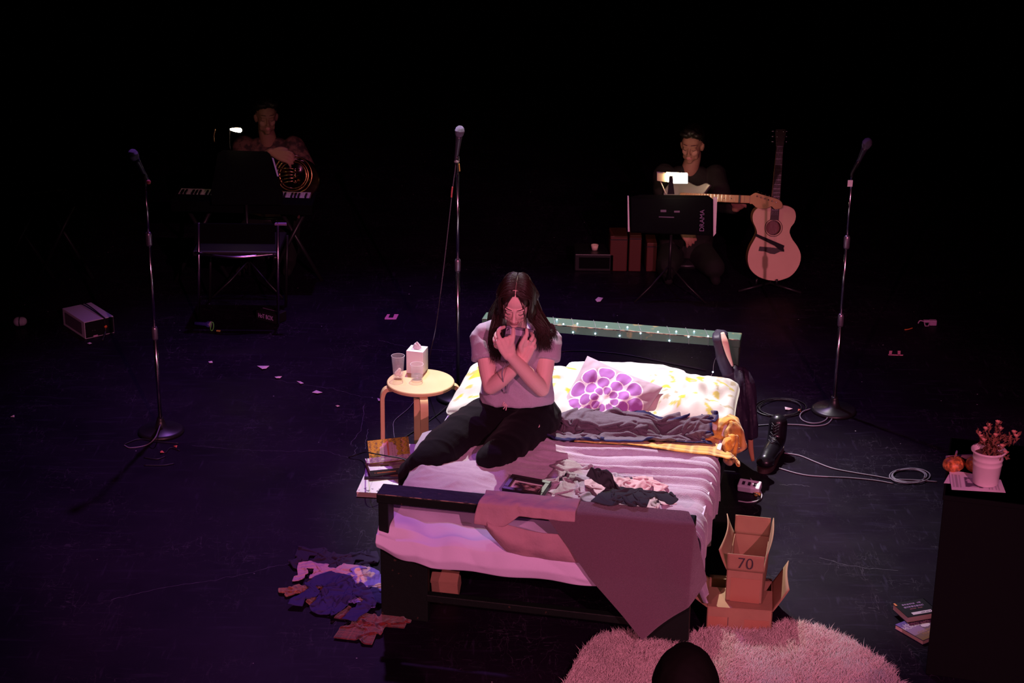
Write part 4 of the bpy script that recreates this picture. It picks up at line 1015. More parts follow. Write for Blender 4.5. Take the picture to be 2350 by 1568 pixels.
# ================================================================== RUG
fur = mat('cream_fur', (.74, .60, .58), .8, sheen=.3); rb = mat('rug_backing', (.55, .42, .42), .95)
outl = [at(*p) for p in ((1262, 1680), (1285, 1600), (1318, 1535), (1352, 1487), (1400, 1465), (1455, 1467), (1500, 1478), (1580, 1468), (1620, 1455), (1700, 1455), (1770, 1450), (1800, 1437), (1850, 1447), (1900, 1462), (1960, 1490), (2015, 1525), (2065, 1575), (2085, 1640), (2020, 1715), (1900, 1745), (1500, 1745), (1330, 1730))]
oc = sum(outl, Vector()) / len(outl)
P2 = cr(np.array([[p.x, p.y] for p in outl + outl[:1]]), 5)[:-1]
nR = len(P2); v = [(x, y, z_) for z_ in (.003, .018) for x, y in P2]
rug = mk('rug', v, [tuple(range(nR, 2 * nR))] + [(i, (i + 1) % nR, nR + (i + 1) % nR, nR + i) for i in range(nR)], rb); tag(rug, 'shaggy cream fur rug in front of the right foot corner of the bed', 'rug')
def inside(X, Y):
    c = np.zeros(len(X), bool); j = nR - 1
    for i in range(nR):
        xi, yi, xj, yj = *P2[i], *P2[j]; t_ = ((yi > Y) != (yj > Y)) & (X < (xj - xi) * (Y - yi) / (yj - yi + 1e-12) + xi); c ^= t_; j = i
    return c
lo, hi = P2.min(0), P2.max(0); N_ = 78000; X = RNG.uniform(lo[0] - .01, hi[0] + .01, N_); Y = RNG.uniform(lo[1], hi[1] + .01, N_); k = inside(X, Y)
inb = (X - LM.translation.x, Y - LM.translation.y)
lx = (LM.inverted() @ Vector((0, 0, 0))); Rm = np.array(LM.inverted())
qx = Rm[0, 0] * X + Rm[0, 1] * Y + Rm[0, 3]; qy = Rm[1, 0] * X + Rm[1, 1] * Y + Rm[1, 3]; k &= ~((qx > -.004) & (qx < lw + .004) & (qy > -.004) & (qy < .275))
X, Y = X[k], Y[k]; n = len(X); base = np.stack([X, Y, np.full(n, .015)], 1)
cl = vnoise(base * 18, 1, 3); cl2 = vnoise(base * 18 + 7, 1, 6); big = vnoise(base * 4, 1, 2)
ln = RNG.uniform(.030, .058, n) * (1 + .25 * big); dirx = cl * .9 + RNG.normal(0, .35, n) + .1; diry = cl2 * .9 + RNG.normal(0, .35, n) - .35
V = np.zeros((n, 7, 3)); wd = RNG.uniform(.0011, .0019, n); an = RNG.uniform(0, PI, n)
for s_, (fr_, wk) in enumerate(((0, 1), (.5, .8))):
    c = base + np.stack([dirx * ln * .5 * fr_ ** 1.6 * 1.2, diry * ln * .5 * fr_ ** 1.6 * 1.2, ln * fr_ * .9], 1)
    for j in range(3):
        a = an + j * 2 * PI / 3; V[:, s_ * 3 + j] = c + np.stack([np.cos(a) * wd * wk, np.sin(a) * wd * wk, 0 * a], 1)
V[:, 6] = base + np.stack([dirx * ln * .75, diry * ln * .75, ln * .85], 1)
T = np.array([(0, 1, 4, 3), (1, 2, 5, 4), (2, 0, 3, 5)]); T3 = np.array([(3, 4, 6), (4, 5, 6), (5, 3, 6)]); off = (np.arange(n) * 7)[:, None, None]
F = (T[None] + off).reshape(-1, 4).tolist() + (T3[None] + off).reshape(-1, 3).tolist()
o = mk('fur', V.reshape(-1, 3), F, fur, rug, True); o['kind'] = 'stuff'

# ================================================================== CLOTHES ON THE FLOOR, LEFT OF THE BED
fp = Pile(-1.6, 0, 6.7, 7.9)
def C2(px, py): p = at(px, py, .03); return p.x, p.y
navy = mat('near_black_navy', (.022, .012, .045), .9, bump=(120, .1)); cx, cy = C2(765, 1278)
crumple('dark_garment', cx, cy, -.15, .50, .30, .07, 1.8, 51, navy, None, 'very dark navy garment spread at the back of the clothes pile on the floor', 'garment', 'sweater', pl=fp, nu=64, nv=44, group=None, amp=.05, sx=1.1)
cx, cy = C2(720, 1350)
def or_plaid(u, v): return plaid(u, v, 1.2, 1.0, (.26, .07, .03), (.05, .02, .045), (.4, .16, .07))
crumple('plaid_shirt', cx, cy, .6, .36, .30, .05, 1.8, 52, pm, None, 'rust plaid shirt at the left of the clothes pile on the floor', 'shirt', 'tee', pl=fp, nu=60, nv=50, colors=or_plaid, amp=.03)
cx, cy = C2(762, 1312)
crumple('blouse', cx, cy, -.1, .38, .20, .10, 1.7, 53, mat('dull_pink_cotton', (.50, .30, .42), .9), None, 'dull pink blouse crumpled on the clothes pile on the floor', 'blouse', 'sweater', pl=fp, nu=60, nv=40, sx=1.25, amp=.035)
cx, cy = C2(840, 1428)
def red_plaid(u, v): return plaid(u, v, 1.0, .8, (.16, .012, .008), (.006, .003, .006), (.25, .05, .03))
crumple('flannel_shirt', cx, cy, -.3, .42, .34, .06, 1.6, 54, pm, None, 'dark red checked flannel shirt at the near end of the floor clothes pile', 'shirt', 'tee', pl=fp, nu=60, nv=50, colors=red_plaid, amp=.03)
cx, cy = C2(836, 1345)
def bl_floral(u, v):
    o = np.tile(np.array([.22, .16, .62]), (u.size, 1)); U, Vv = u.ravel(), v.ravel()
    for (x, y) in ((.25, .3), (.7, .25), (.5, .6), (.2, .8), (.8, .75)):
        dx, dy = U - x, Vv - y; r = np.hypot(dx, dy); th = np.arctan2(dy, dx); m = r < .20 * (.45 + .55 * np.abs(np.cos(th * 3))); o[m] = (.72, .55, .50); o[m & (np.abs(np.sin(th * 3)) > .93)] = (.35, .22, .35)
    return o
crumple('floral_shirt', cx, cy, 1.2, .42, .30, .14, 1.6, 55, paintf, None, 'violet shirt with pale flowers, lying against the foot of the bed', 'shirt', None, pl=fp, nu=70, nv=50, colors=bl_floral, amp=.04)
cx, cy = C2(778, 1368)
crumple('blue_hoodie', cx, cy, -.5, .52, .42, .20, 1.8, 56, mat('indigo_jersey', (.03, .022, .13), .9, bump=(90, .12)), None, 'dark blue hooded sweatshirt heaped on top of the clothes pile on the floor', 'hoodie', 'sweater', pl=fp, nu=66, nv=56, amp=.06)

# ================================================================== THINGS HUNG ON THE BED AND NEXT TO IT
wire = mat('silver_wire', (.40, .36, .42), .5, .3); led = mat('lit_led', (.7, .85, 1), .3, emit=(.45, .75, 1.0), estr=9.0)
top_px = [(1278, 731), (1293, 741), (1325, 740), (1392, 747), (1440, 748), (1510, 759), (1552, 758), (1593, 758), (1625, 769)]
low_px = [(1315, 763), (1366, 766), (1422, 771), (1470, 765), (1536, 782), (1580, 773)]
sl = root('string_lights', bd(.7, BLN, .70), 'string of tiny blue-white lights wound round the green headboard rail', 'string lights')
nodes = [(p, 0) for p in top_px] + [(p, 1) for p in low_px]; nodes.sort(key=lambda q: q[0][0]); pts = []
for k, ((px, py), lo_) in enumerate(nodes):
    if lo_: p = pix_t(px, py, BLN - .060)
    else: p = at(px, py + 3, .706)
    MB().ell(p, .0042, n=10, m=8).obj('bulb', led, sl, True)
    s_ = (p - BO).dot(BW)
    if k % 2: continue
    for (tt, zz) in ((.058, .66), (.058, .703), (-.0, .7045), (-.0585, .7035), (-.0595, .655)): pts.append(bd(s_ - .03 + (.058 - tt) * .28, BLN + tt, zz))
    pts.append(bd(s_ + .012, BLN, .6535))
MB().tube(pts, .0007, 5).obj('wire', wire, sl, True)
pe = pix_t(1636, 854, BLN - .07); MB().ell(pe, .0042, n=10, m=8).obj('bulb', led, sl, True)
MB().tube(cr(np.array([pix_t(1643, 820, BLN - .06), pix_t(1638, 835, BLN - .07), pe, pix_t(1630, 866, BLN - .08), pix_t(1622, 880, BLN - .1)]), 5), .0011, 5).obj('wire', wire, sl, True)
# jacket
jk = mat('dark_violet_nylon', (.028, .018, .042), .55, spec=.4, bump=(40, .2)); lin = mat('tan_lining', (.60, .30, .14), .7)
jr = root('jacket', aty(1700, 1050, 8.72), 'dark jacket with tan lining slung over the right post of the headboard', 'jacket')
def band(mb, pts, wid, thick, wob=.0, seed=0, n=16):
    """a flattened hanging length of cloth"""
    C = cr(np.array([list(p) + [w, t_] for p, w, t_ in zip(pts, wid, thick)]), 5); m_ = len(C); v = []
    for i in range(m_):
        p = Vector(C[i][:3]); d = Vector(C[min(i + 1, m_ - 1)][:3]) - Vector(C[max(i - 1, 0)][:3]); d.normalize(); x = Vector((1, 0, 0)); x = (x - d * x.dot(d)).normalized(); y = d.cross(x)
        for k in range(n):
            a = 2 * PI * k / n; w = C[i][3] * (1 + wob * math.sin(k * 2.3 + i * .5 + seed)); t_ = C[i][4] * (1 + 2 * wob * math.sin(k * 3 + i * .4 + seed)); v.append(p + x * math.cos(a) * w + y * math.sin(a) * t_)
    f = [(i * n + k, i * n + (k + 1) % n, (i + 1) * n + (k + 1) % n, (i + 1) * n + k) for i in range(m_ - 1) for k in range(n)] + [tuple(range(n - 1, -1, -1)), tuple(range((m_ - 1) * n, m_ * n))]
    mb.add(v, f); return mb
J = lambda px, py, Y: aty(px, py, Y)
mb = MB()
band(mb, [J(1655, 763, 8.80), J(1650, 775, 8.67), J(1652, 800, 8.64), J(1662, 835, 8.64), J(1676, 865, 8.66)], [.032, .034, .026, .028, .035], [.012, .014, .012, .016, .02], .1)
band(mb, [J(1686, 850, 8.70), J(1682, 885, 8.62), J(1690, 930, 8.58), J(1700, 975, 8.57), J(1704, 1030, 8.58)], [.045, .062, .050, .040, .025], [.035, .035, .035, .03, .02], .12, 2)
band(mb, [J(1695, 850, 8.74), J(1712, 885, 8.70), J(1720, 940, 8.68), J(1724, 1005, 8.66)], [.035, .040, .036, .034], [.03, .03, .03, .028], .1, 4)
blob('shell', mb, jk, jr, .006, 3, folds=lambda V: .008 * (1 - np.abs(vnoise(V * np.array([14, 10, 6]), 1, 5))) ** 3)
mb = MB(); band(mb, [J(1658, 764, 8.655), J(1664, 785, 8.615), J(1672, 815, 8.605), J(1681, 840, 8.62)], [.010, .016, .012, .006], [.006, .006, .006, .005]); mb.obj('lining', mat('pale_lining', (.75, .50, .40), .7), jr, True)
mb = MB(); band(mb, [J(1722, 1008, 8.66), J(1723, 1030, 8.655), J(1728, 1058, 8.65)], [.014, .014, .009], [.012, .010, .006]); mb.obj('lining', lin, jr, True)
mb = MB(); band(mb, [J(1660, 872, 8.60), J(1672, 905, 8.575), J(1685, 945, 8.55), J(1688, 985, 8.55)], [.006, .007, .008, .004], [.005] * 4); mb.obj('lining', lin, jr, True)
# boots
lea = mat('black_leather', (.008, .006, .010), .30, spec=.5, coat=.15); sole = mat('welt_sole', (.05, .03, .03), .5)
def boot(toe, heel, label):
    toe = Vector(toe); heel = Vector(heel); d = (toe - heel); L_ = d.length; d.normalize(); s_ = Vector((-d.y, d.x, 0)); r = root('boot', (toe + heel) / 2, label, 'boot')
    P_ = lambda f, h, sd=0: heel + d * (f * L_) + Vector((0, 0, h)) + s_ * sd
    mb = MB(); mb.limb([P_(.16, .175), P_(.17, .13), P_(.20, .09), P_(.28, .075)], [.050, .050, .050, .048], n=20)
    mb.limb([P_(.18, .055), P_(.45, .062), P_(.68, .058), P_(.86, .050)], [.040, .046, .045, .040], n=18)
    for f_, h_, r_ in ((.86, .046, (.050, .046, .034)),): mb.ell(P_(f_, h_), r_)
    mb.box((-.001, -.001, .02), (.001, .001, .022), Matrix.Translation(heel))
    blob('upper', mb, lea, r, .005, 5)
    ol = [(L_ * (.02), -.030), (L_ * .3, -.034), (L_ * .7, -.046), (L_ * .92, -.040), (L_ * 1.02, -.015), (L_ * 1.02, .015), (L_ * .92, .040), (L_ * .7, .044), (L_ * .3, .032), (L_ * .02, .030), (-L_ * .02, 0)]
    Pn = cr(np.array(ol + ol[:1]), 4)[:-1]; MB().prism([tuple(q) for q in Pn], 0, .026, frame_from(heel, d, (0, 0, 1))).obj('sole', sole, r)
    mb = MB()
    for k in range(6):
        f_ = .30 + .05 * (5 - k) - .0 ; h_ = .088 + .015 * k; fx = .27 + (.24 - .05 * k if k < 3 else .08)
        for sg in (1, -1): mb.tube([P_(fx, h_ + .012, .020 * sg), P_(fx + .03, h_ + .022, 0), P_(fx - .01, h_ + .034, -.020 * sg)], .0022, 5)
    mb.obj('laces', mat('black_lace', (.03, .025, .035), .6), r, True)
    MB().tube([P_(.16, .178) + Vector((.046 * math.cos(a), .046 * math.sin(a), 0)) for a in np.linspace(0, 2 * PI, 24)[:-1]], .004, 6, closed=True).obj('collar', lea, r, True)
boot(at(1750, 1086, 0), at(1787, 1032, 0), 'black lace-up leather boot standing right of the bed beside the hanging jacket')
# power strip
r = root('power_strip', at(1712, 1135, 0), 'pale power strip lying in a loop of cable right of the bed', 'power strip')
PM = frame_from(at(1692, 1128, 0), Vector((.8, -.30, 0)), (-.25, -.3, 1)); MB().box((0, 0, 0.0), (.115, .06, .04), PM, .006).obj('housing', mat('pale_housing', (.62, .60, .72), .35), r)
for k in range(3): MB().box((.02 + .03 * k, .015, .0395), (.035 + .03 * k, .040, .0408), PM).obj('socket', ink, r)
gcab = mat('grey_cable', (.20, .17, .23), .45)
cable('cable', [at(1722, 1098, .02), at(1736, 1116, .012), at(1748, 1135, .006), at(1742, 1148, .006), at(1718, 1153, .006), at(1694, 1150, .006)], .0035, mat('pale_cable', (.42, .38, .46), .4), 'pale cable looped round the power strip right of the bed')
cable('cable', [at(1728, 1132, .03), at(1738, 1136, .03), at(1745, 1145, .01), at(1728, 1160, .005), at(1741, 1172, .005), at(1730, 1180, .005)], .003, cab, 'short black cable running from the power strip towards the boxes')
MB().box((0, 0, 0), (.03, .018, .016), frame_from(at(1733, 1140, 0), (1, .3, 0), (0, 0, 1)), .003).obj('plug', mat('yellow_plug', (.65, .42, .10), .5), r)
# cables on the floor at right
fh = .0045
def fc(pts, r=.0036, label=None, m=gcab, name='cable', group=None): return cable(name, [at(x, y, fh) for x, y in pts], r, m, label, group=group)
fc([(1800, 1040), (1835, 1046), (1870, 1060), (1910, 1075), (1960, 1085), (2010, 1093), (2050, 1100), (2100, 1102), (2150, 1106)], label='grey cable, upper of the two running from the boot to the flower pot')
fc([(1788, 1075), (1830, 1087), (1870, 1093), (1950, 1097), (2010, 1103), (2050, 1110)], label='grey cable, lower of the two running right from the boot')
def coil(cx, cy, rx, ry, n, label, seed, m=gcab):
    r = random.Random(seed); pts = []
    for k in range(n * 10): a = 2 * PI * k / 10 + seed; q = 1 + .10 * math.sin(k * .37 + seed); pts.append(at(cx + rx * q * math.cos(a) + 4 * math.sin(k * .11), cy + ry * q * math.sin(a), fh + .003 * (k % 3)))
    return cable('cable', pts, .0034, m, label, sub=3)
coil(2085, 1092, 42, 16, 3, 'loose coil of grey cable on the floor left of the flower pot', 1)
coil(1790, 936, 52, 20, 4, 'thick coil of dark cable behind the boot', 2, cab)
coil(1868, 955, 32, 16, 1, 'single loop of cable at the foot of the right microphone stand', 5)
fc([(1738, 977), (1780, 974), (1830, 975), (1870, 978), (1900, 972), (1916, 950)], label='grey cable running from the right microphone stand past the boot top')
fc([(1085, 880), (1180, 830), (1300, 806), (1420, 812), (1540, 835), (1620, 850)], r=.003, label='thin cable curving across the floor behind the headboard', m=cab)
fc([(640, 1000), (560, 985)], r=.002)if False else None
cable('cable', [aty(1040, 920, 9.5), at(1000, 955, fh), at(950, 990, fh), at(905, 1020, fh), at(880, 1045, fh)], .0035, cab, 'black cable on the floor under the birch stool')
cable('cable', [at(960, 905, fh), at(940, 935, fh), at(906, 965, fh), at(903, 985, fh), at(905, 1005, fh)], .002, gcab, 'thin grey lead on the floor behind the stool legs')
# ================================================================== MICROPHONE STANDS
chrome = mat('chrome_tube', (.62, .58, .66), .22, 1.); blk = mat('black_metal', (.012, .011, .014), .38, spec=.5); grille = mat('mic_grille', (.20, .17, .26), .5, .5, bump=(900, .6))
def mic_stand(base, clutches, top, head, tail, label, mlabel, clip=None, rb=.125):
    b = Vector(base); r = root('microphone_stand', b, label, 'microphone stand')
    MB().lathe([(.001, 0), (rb, 0), (rb, .012), (rb * .9, .022), (.035, .03), (.02, .075), (.018, .09), (.001, .09)], Matrix.Translation(b), n=48).obj('base', blk, r, True)
    zs = [aty(px, py, b.y).z for px, py in clutches]; zt = aty(*top, b.y).z; rad = [.0115, .009, .0072]; last = .085
    for k, z_ in enumerate(zs + [zt]):
        MB().cyl(b + Vector((0, 0, last)), b + Vector((0, 0, z_)), rad[min(k, 2)], n=18).obj('tube', chrome, r, True); last = z_
        if k < len(zs): MB().lathe([(.001, -.038), (.015, -.038), (.0165, -.030), (.0165, .022), (.014, .030), (.010, .036), (.001, .036)], Matrix.Translation(b + Vector((0, 0, z_))), n=24).obj('clutch', mat('clutch_metal', (.30, .26, .34), .35, .8), r, True)
    tp = b + Vector((0, 0, zt)); hd, tl = Vector(head), Vector(tail)
    ax = (hd - tl).normalized(); cl = tl + ax * .05
    MB().limb([tp, tp + Vector((0, 0, .02)), cl], [.008, .009, .011], sub=3).obj('clip', blk, r, True)
    m = root('microphone', tl, mlabel, 'microphone'); L_ = (hd - tl).length
    fr_ = frame_from(tl, ax.orthogonal(), ax)
    MB().lathe([(.001, 0), (.009, 0), (.0105, .01), (.0115, .06), (.0165, L_ - .045), (.019, L_ - .028), (.001, L_ - .028)], fr_, n=24).obj('handle', mat('mic_body', (.05, .045, .07), .35, .3), m, True)
    MB().lathe([(.017, L_ - .030), (.0235, L_ - .018), (.0255, L_ - .004), (.0265, L_ - .003), (.0265, L_ + .004), (.0255, L_ + .005), (.022, L_ + .018), (.013, L_ + .027), (.001, L_ + .030)], fr_, n=28).obj('grille', grille, m, True)
    return tp
b1 = at(370, 992, 0); tp1 = mic_stand(b1, [(357, 764), (342, 548)], (334, 428), aty(306, 355, b1.y - .02), aty(340, 416, b1.y + .02), 'chrome microphone stand at the left of the stage', 'microphone tilted left on the left stand')
MB().ell(aty(341, 418, b1.y - .03), .012).obj('clip_knob', mat('red_tape', (.62, .12, .12), .6), bpy.data.objects['microphone_stand'], True)
b2 = at(1051, 914, 0); tp2 = mic_stand(b2, [(1052, 608)], (1053, 397), aty(1055, 301, b2.y - .02), aty(1046, 374, b2.y), 'tall chrome microphone stand behind the stool and the woman', 'microphone upright on the tall centre stand')
b3_ = at(1913, 944, 0); tp3 = mic_stand(b3_, [(1930, 734), (1948, 555)], (1963, 405), aty(1990, 329, b3_.y - .05), aty(1964, 384, b3_.y), 'chrome microphone stand at the right of the stage behind the boot', 'dim microphone tilted right on the right stand')
MB().cyl(aty(1048, 372, b2.y), aty(1049, 358, b2.y), .016, .010).obj('clip_collar', mat('pale_metal', (.75, .68, .75), .3, .5), bpy.data.objects['microphone_stand.001'], True)
MB().box((-.0135, -.001, -.018), (.0135, .001, .018), Matrix.Translation(aty(1951, 421, b3_.y - .02))).obj('paper_tag', card, bpy.data.objects['microphone_stand.002'])
cable('microphone_cable', [aty(1046, 374, b2.y), aty(1044, 395, b2.y - .01), aty(1038, 440, b2.y - .03), aty(1020, 600, b2.y - .05), aty(1002, 740, b2.y - .1), aty(990, 800, b2.y - .15), at(972, 880, fh), at(952, 900, fh)], .0028, mat('dull_cable', (.09, .075, .10), .5), 'microphone cable hanging slack to the left of the tall centre stand')
mb = MB(); mb.tube([aty(1038.5, 429, b2.y - .03), aty(1037, 440, b2.y - .033), aty(1036, 453, b2.y - .036)], .0045, 8); mb.obj('tape_marker', mat('red_tape', (.62, .12, .12), .6), bpy.data.objects['microphone_cable'])
mb = MB(); mb.tube([aty(1053.5, 376, b2.y - .015), aty(1055, 393, b2.y - .015)], .0035, 8); mb.obj('tape_marker', mat('yellow_tape', (.65, .5, .1), .6), bpy.data.objects['microphone_stand.001'])
cable('microphone_cable', [aty(368, 975, b1.y - .03), at(356, 1005, .05), at(335, 1022, fh), at(300, 1028, fh), at(285, 1022, fh)], .003, gcab, 'cable trailing from the base of the left microphone stand')
for k, pts in enumerate(([(285, 1020), (320, 1008), (360, 1014), (410, 1018)], [(330, 1050), (360, 1054), (380, 1048)], [(330, 1068), (375, 1068), (400, 1064)], [(380, 1040), (392, 1028), (412, 1034)])):
    fc(pts, .0028, 'thin cable near the left microphone stand, %s' % ('running behind its base', 'short piece in front of its base', 'nearest piece to the audience', 'curled to the right of its base')[k], cab)

# ================================================================== SCRAPS AND TAPE ON THE FLOOR
scr = mat('paper_scrap', (.80, .66, .70), .8); rsc = mat('red_scrap', (.75, .16, .10), .8)
def scrap(pts, label, m=scr, name='paper_scrap', cat='scrap', grp='scraps of paper on the stage floor'):
    v = [at(x, y, .004 + .006 * (k % 2)) for k, (x, y) in enumerate(pts)]; n = len(v); c = sum(v, Vector()) / n + Vector((0, 0, .006))
    o = mk(name, v + [c], [(k, (k + 1) % n, n) for k in range(n)], m, None, False, solid=.0015); return tag(o, label, cat, grp)
scrap([(590, 840), (618, 840), (611, 846), (602, 847)], 'largest pale paper scrap, upper left of the stool')
scrap([(630, 865), (647, 864), (643, 868), (634, 868)], 'small paper scrap just below the largest one')
scrap([(681, 875), (690, 876), (697, 880), (690, 881)], 'narrow slanted paper scrap between the largest one and the stool')
scrap([(716, 901), (726, 896), (740, 901), (728, 903)], 'peaked paper scrap left of the stool leg')
scrap([(866, 914), (873, 916), (876, 921), (868, 920)], 'tiny scrap touching the left stool leg')
scrap([(478, 830), (487, 829), (488, 833), (480, 833)], 'small faint paper scrap far left of the stool')
scrap([(1801, 934), (1819, 938), (1811, 941), (1802, 940)], 'bright paper scrap inside the cable coil behind the boot')
scrap([(24, 957), (33, 953), (33, 958)], 'lone paper scrap at the far left edge of the stage')
scrap([(398, 1024), (407, 1023), (405, 1028)], 'red scrap just right of the left microphone stand', rsc)
scrap([(367, 1037), (372, 1034), (377, 1039), (368, 1039)], 'red scrap in front of the left microphone stand', rsc)
scrap([(1832, 939), (1839, 940), (1837, 946), (1831, 944)], 'orange-red scrap beside the cable coil near the right stand', rsc)
scrap([(770, 931), (780, 932), (774, 934)], 'tiny bright flake left of the stool')
scrap([(1190, 1160), (1191, 1161), (1190, 1162)], 'x') if False else None
scrap([(200, 788), (206, 786), (211, 788), (205, 790)], 'small pale flake in front of the white-topped speaker')
scrap([(1366, 688), (1373, 682), (1384, 684), (1378, 692), (1370, 693)], 'crumpled pale paper on the floor behind the headboard')
def tapemark(name, polys, m, label):
    mb = MB()
    for pl in polys: mb.prism([(at(x, y).x, at(x, y).y) for x, y in pl], .0012, .0022)
    return tag(mb.obj(name, m), label, 'tape mark')
tapemark('spike_tape', [[(889, 722), (895, 722), (891, 730), (902, 730), (905, 722), (915, 722), (909, 734), (883, 734), (883, 731)]], mat('pink_tape', (.9, .3, .45), .7), 'pink U-shaped tape mark on the floor behind the stool')
tapemark('spike_tape', [[(2038, 814), (2073, 815), (2072, 817), (2039, 816)], [(2041, 806), (2048, 806), (2046, 815), (2040, 815)], [(2060, 806), (2067, 806), (2066, 816), (2060, 816)]], mat('pink_tape', (.9, .3, .45), .7), 'pink tape mark with two upright strokes on the floor at right')
# cracks and scratches in the paint
sc_m = mat('scratched_paint', (.10, .08, .13), .7); mb = MB()
for pts in ([(440, 1022), (520, 1030), (600, 1034), (680, 1036), (740, 1034), (780, 1046), (808, 1047), (818, 1024), (805, 1018), (828, 985), (836, 930)], [(620, 870), (690, 882), (760, 892), (820, 908), (860, 914), (900, 920), (960, 922)], [(845, 985), (840, 1010), (838, 1030)],
            [(255, 1378), (360, 1352), (470, 1335), (560, 1318), (640, 1298), (690, 1292)], [(1790, 1113), (1830, 1113), (1858, 1117)], [(870, 780), (905, 790), (960, 800), (1040, 805)], [(1880, 1280), (1960, 1300), (2060, 1310)]):
    P = cr(np.array([list(at(x, y, .0012)) for x, y in pts]), 12)
    for i in range(len(P)): P[i, 0] += .012 * mnoise(Vector((i * .35, pts[0][0], 0))); P[i, 1] += .016 * mnoise(Vector((i * .35, pts[0][1], 5)))
    n = len(P); v = []; 
    for i in range(n):
        d = P[min(i + 1, n - 1)] - P[max(i - 1, 0)]; q = np.array((-d[1], d[0], 0)); q = q / (np.linalg.norm(q) + 1e-9) * (.0006 + .0016 * abs(mnoise(Vector((i * .5, pts[0][0] * .1, 3))))); v += [P[i] - q, P[i] + q]
    mb.add(v, [(2 * i, 2 * i + 2, 2 * i + 3, 2 * i + 1) for i in range(n - 1)])
tag(mb.obj('floor_scratches', sc_m), kind='structure')

# ================================================================== ACOUSTIC GUITAR ON ITS STAND
GY = 11.5
def gframe(px, py, Y, lean=.16): return frame_from(aty(px, py, Y), Vector((1, 0, 0)), Vector((0, -1, lean)))
GM = gframe(1777, 645, GY, .2); K = 347.0
GM = GM @ Matrix.Identity(4)
gx = lambda px, py: ((px - 1777) / K, (645 - py) / K / .985)
rt = [(1777, 645), (1790, 644), (1813, 635), (1828, 619), (1836, 600), (1836, 582), (1828, 565), (1816, 549), (1809, 534), (1811, 522), (1819, 510), (1822, 496), (1818, 482), (1806, 474), (1790, 471), (1782, 471)]
lf_ = [(1762, 471), (1745, 473), (1729, 481), (1722, 494), (1723, 509), (1730, 524), (1733, 537), (1727, 551), (1719, 566), (1714, 583), (1714, 602), (1721, 620), (1738, 635), (1760, 643)]
og = cr(np.array([gx(*p) for p in rt + lf_ + rt[:1]]), 5)[:-1]
spruce = mat('spruce_top', (.72, .50, .34), .38, spec=.4, noise=(9, (.66, .45, .30), .3)); rosew = mat('rosewood', (.03, .015, .012), .5); side_m = mat('guitar_side', (.30, .13, .08), .35)
gr = root('acoustic_guitar', aty(1777, 645, GY), 'natural spruce acoustic guitar standing upright on a stand, right of the music stand', 'guitar')
n = len(og); V = []; F = []
for zz, kk in ((-.10, .985), (-.098, 1.0), (-.003, 1.0), (0, .992)):
    for x, y in og: V.append(GM @ Vector((x * kk, (y - .24) * kk + .24, zz)))
for k in range(3):
    for i in range(n): j = (i + 1) % n; F.append((k * n + i, k * n + j, (k + 1) * n + j, (k + 1) * n + i))
F.append(tuple(range(n - 1, -1, -1))); mk('sides', V, F, side_m, gr)
hc = gx(1771, 523); hr_ = .050
V = [GM @ Vector((x * .992, (y - .24) * .992 + .24, .0008)) for x, y in og]; ho = len(V)
for i in range(n):
    x, y = og[i]; a = math.atan2(y - hc[1], x - hc[0]); V.append(GM @ Vector((hc[0] + hr_ * math.cos(a), hc[1] + hr_ * math.sin(a), .0008)))
mk('top', V, [(i, (i + 1) % n, n + (i + 1) % n, n + i) for i in range(n)], spruce, gr)
MB().tube([GM @ Vector((hc[0] + (hr_ + .008) * math.cos(a), hc[1] + (hr_ + .008) * math.sin(a), .0012)) for a in np.linspace(0, 2 * PI, 40)[:-1]], .0022, 5, closed=True).obj('rosette', rosew, gr)
MB().lathe([(.001, -.06), (hr_, -.06), (hr_, -.0)], GM @ Matrix.Translation((hc[0], hc[1], 0)), n=40).obj('sound_hole', mat('dark_cavity', (.22, .10, .09), .8), gr)
bx = [gx(*p) for p in ((1740, 566), (1770, 568), (1797, 572), (1797, 577), (1788, 577), (1775, 583), (1765, 582), (1752, 577), (1738, 576))]
MB().prism(bx, .001, .009, GM).obj('bridge', rosew, gr)
nx0, ny0 = gx(1772, 505); nx1, ny1 = gx(1779, 338); nt_ = gx(1780, 300)
NM = GM
MB().prism([(nx0 - .028, ny0), (nx0 + .028, ny0), (nx1 + .022, ny1), (nx1 - .022, ny1)], .002, .012, GM).obj('fretboard', rosew, gr)
MB().prism([(nx0 - .026, ny0 + .1), (nx0 + .026, ny0 + .1), (nx1 + .020, ny1), (nx1 - .020, ny1)], -.016, .003, GM).obj('neck', side_m, gr)
MB().prism([(nx1 - .024, ny1), (nx1 + .024, ny1), (nt_[0] + .035, nt_[1] - .02), (nt_[0] + .03, nt_[1]), (nt_[0] - .03, nt_[1]), (nt_[0] - .035, nt_[1] - .02)], -.014, .004, GM).obj('headstock', rosew, gr)
for k in range(3):
    for sg in (1, -1):
        mb = MB(); y = ny1 + .03 + k * .034; mb.cyl(GM @ Vector((nx1 + sg * .02, y, .004)), GM @ Vector((nx1 + sg * .02, y, .014)), .0035); mb.ell(GM @ Vector((nx1 + sg * .045, y, -.006)), (.010, .006, .006)); mb.obj('tuning_peg', chrome, gr, True)
mb = MB()
for k in range(15): f_ = (1 - 2 ** (-k / 12.)) * 1.55; y = ny1 + (ny0 - ny1) * f_; mb.box((nx0 + (nx1 - nx0) * (1 - f_) - .023, y - .0008, .012), (nx0 + (nx1 - nx0) * (1 - f_) + .023, y + .0008, .0132), GM)
mb.obj('frets', chrome, gr)
mb = MB()
for k in range(6): o_ = (k - 2.5); mb.tube([GM @ Vector((gx(1768, 570)[0] + o_ * .0095, gx(1768, 570)[1], .010)), GM @ Vector((nx1 + o_ * .006, ny1, .015))], .0005, 4)
mb.obj('strings', chrome, gr)
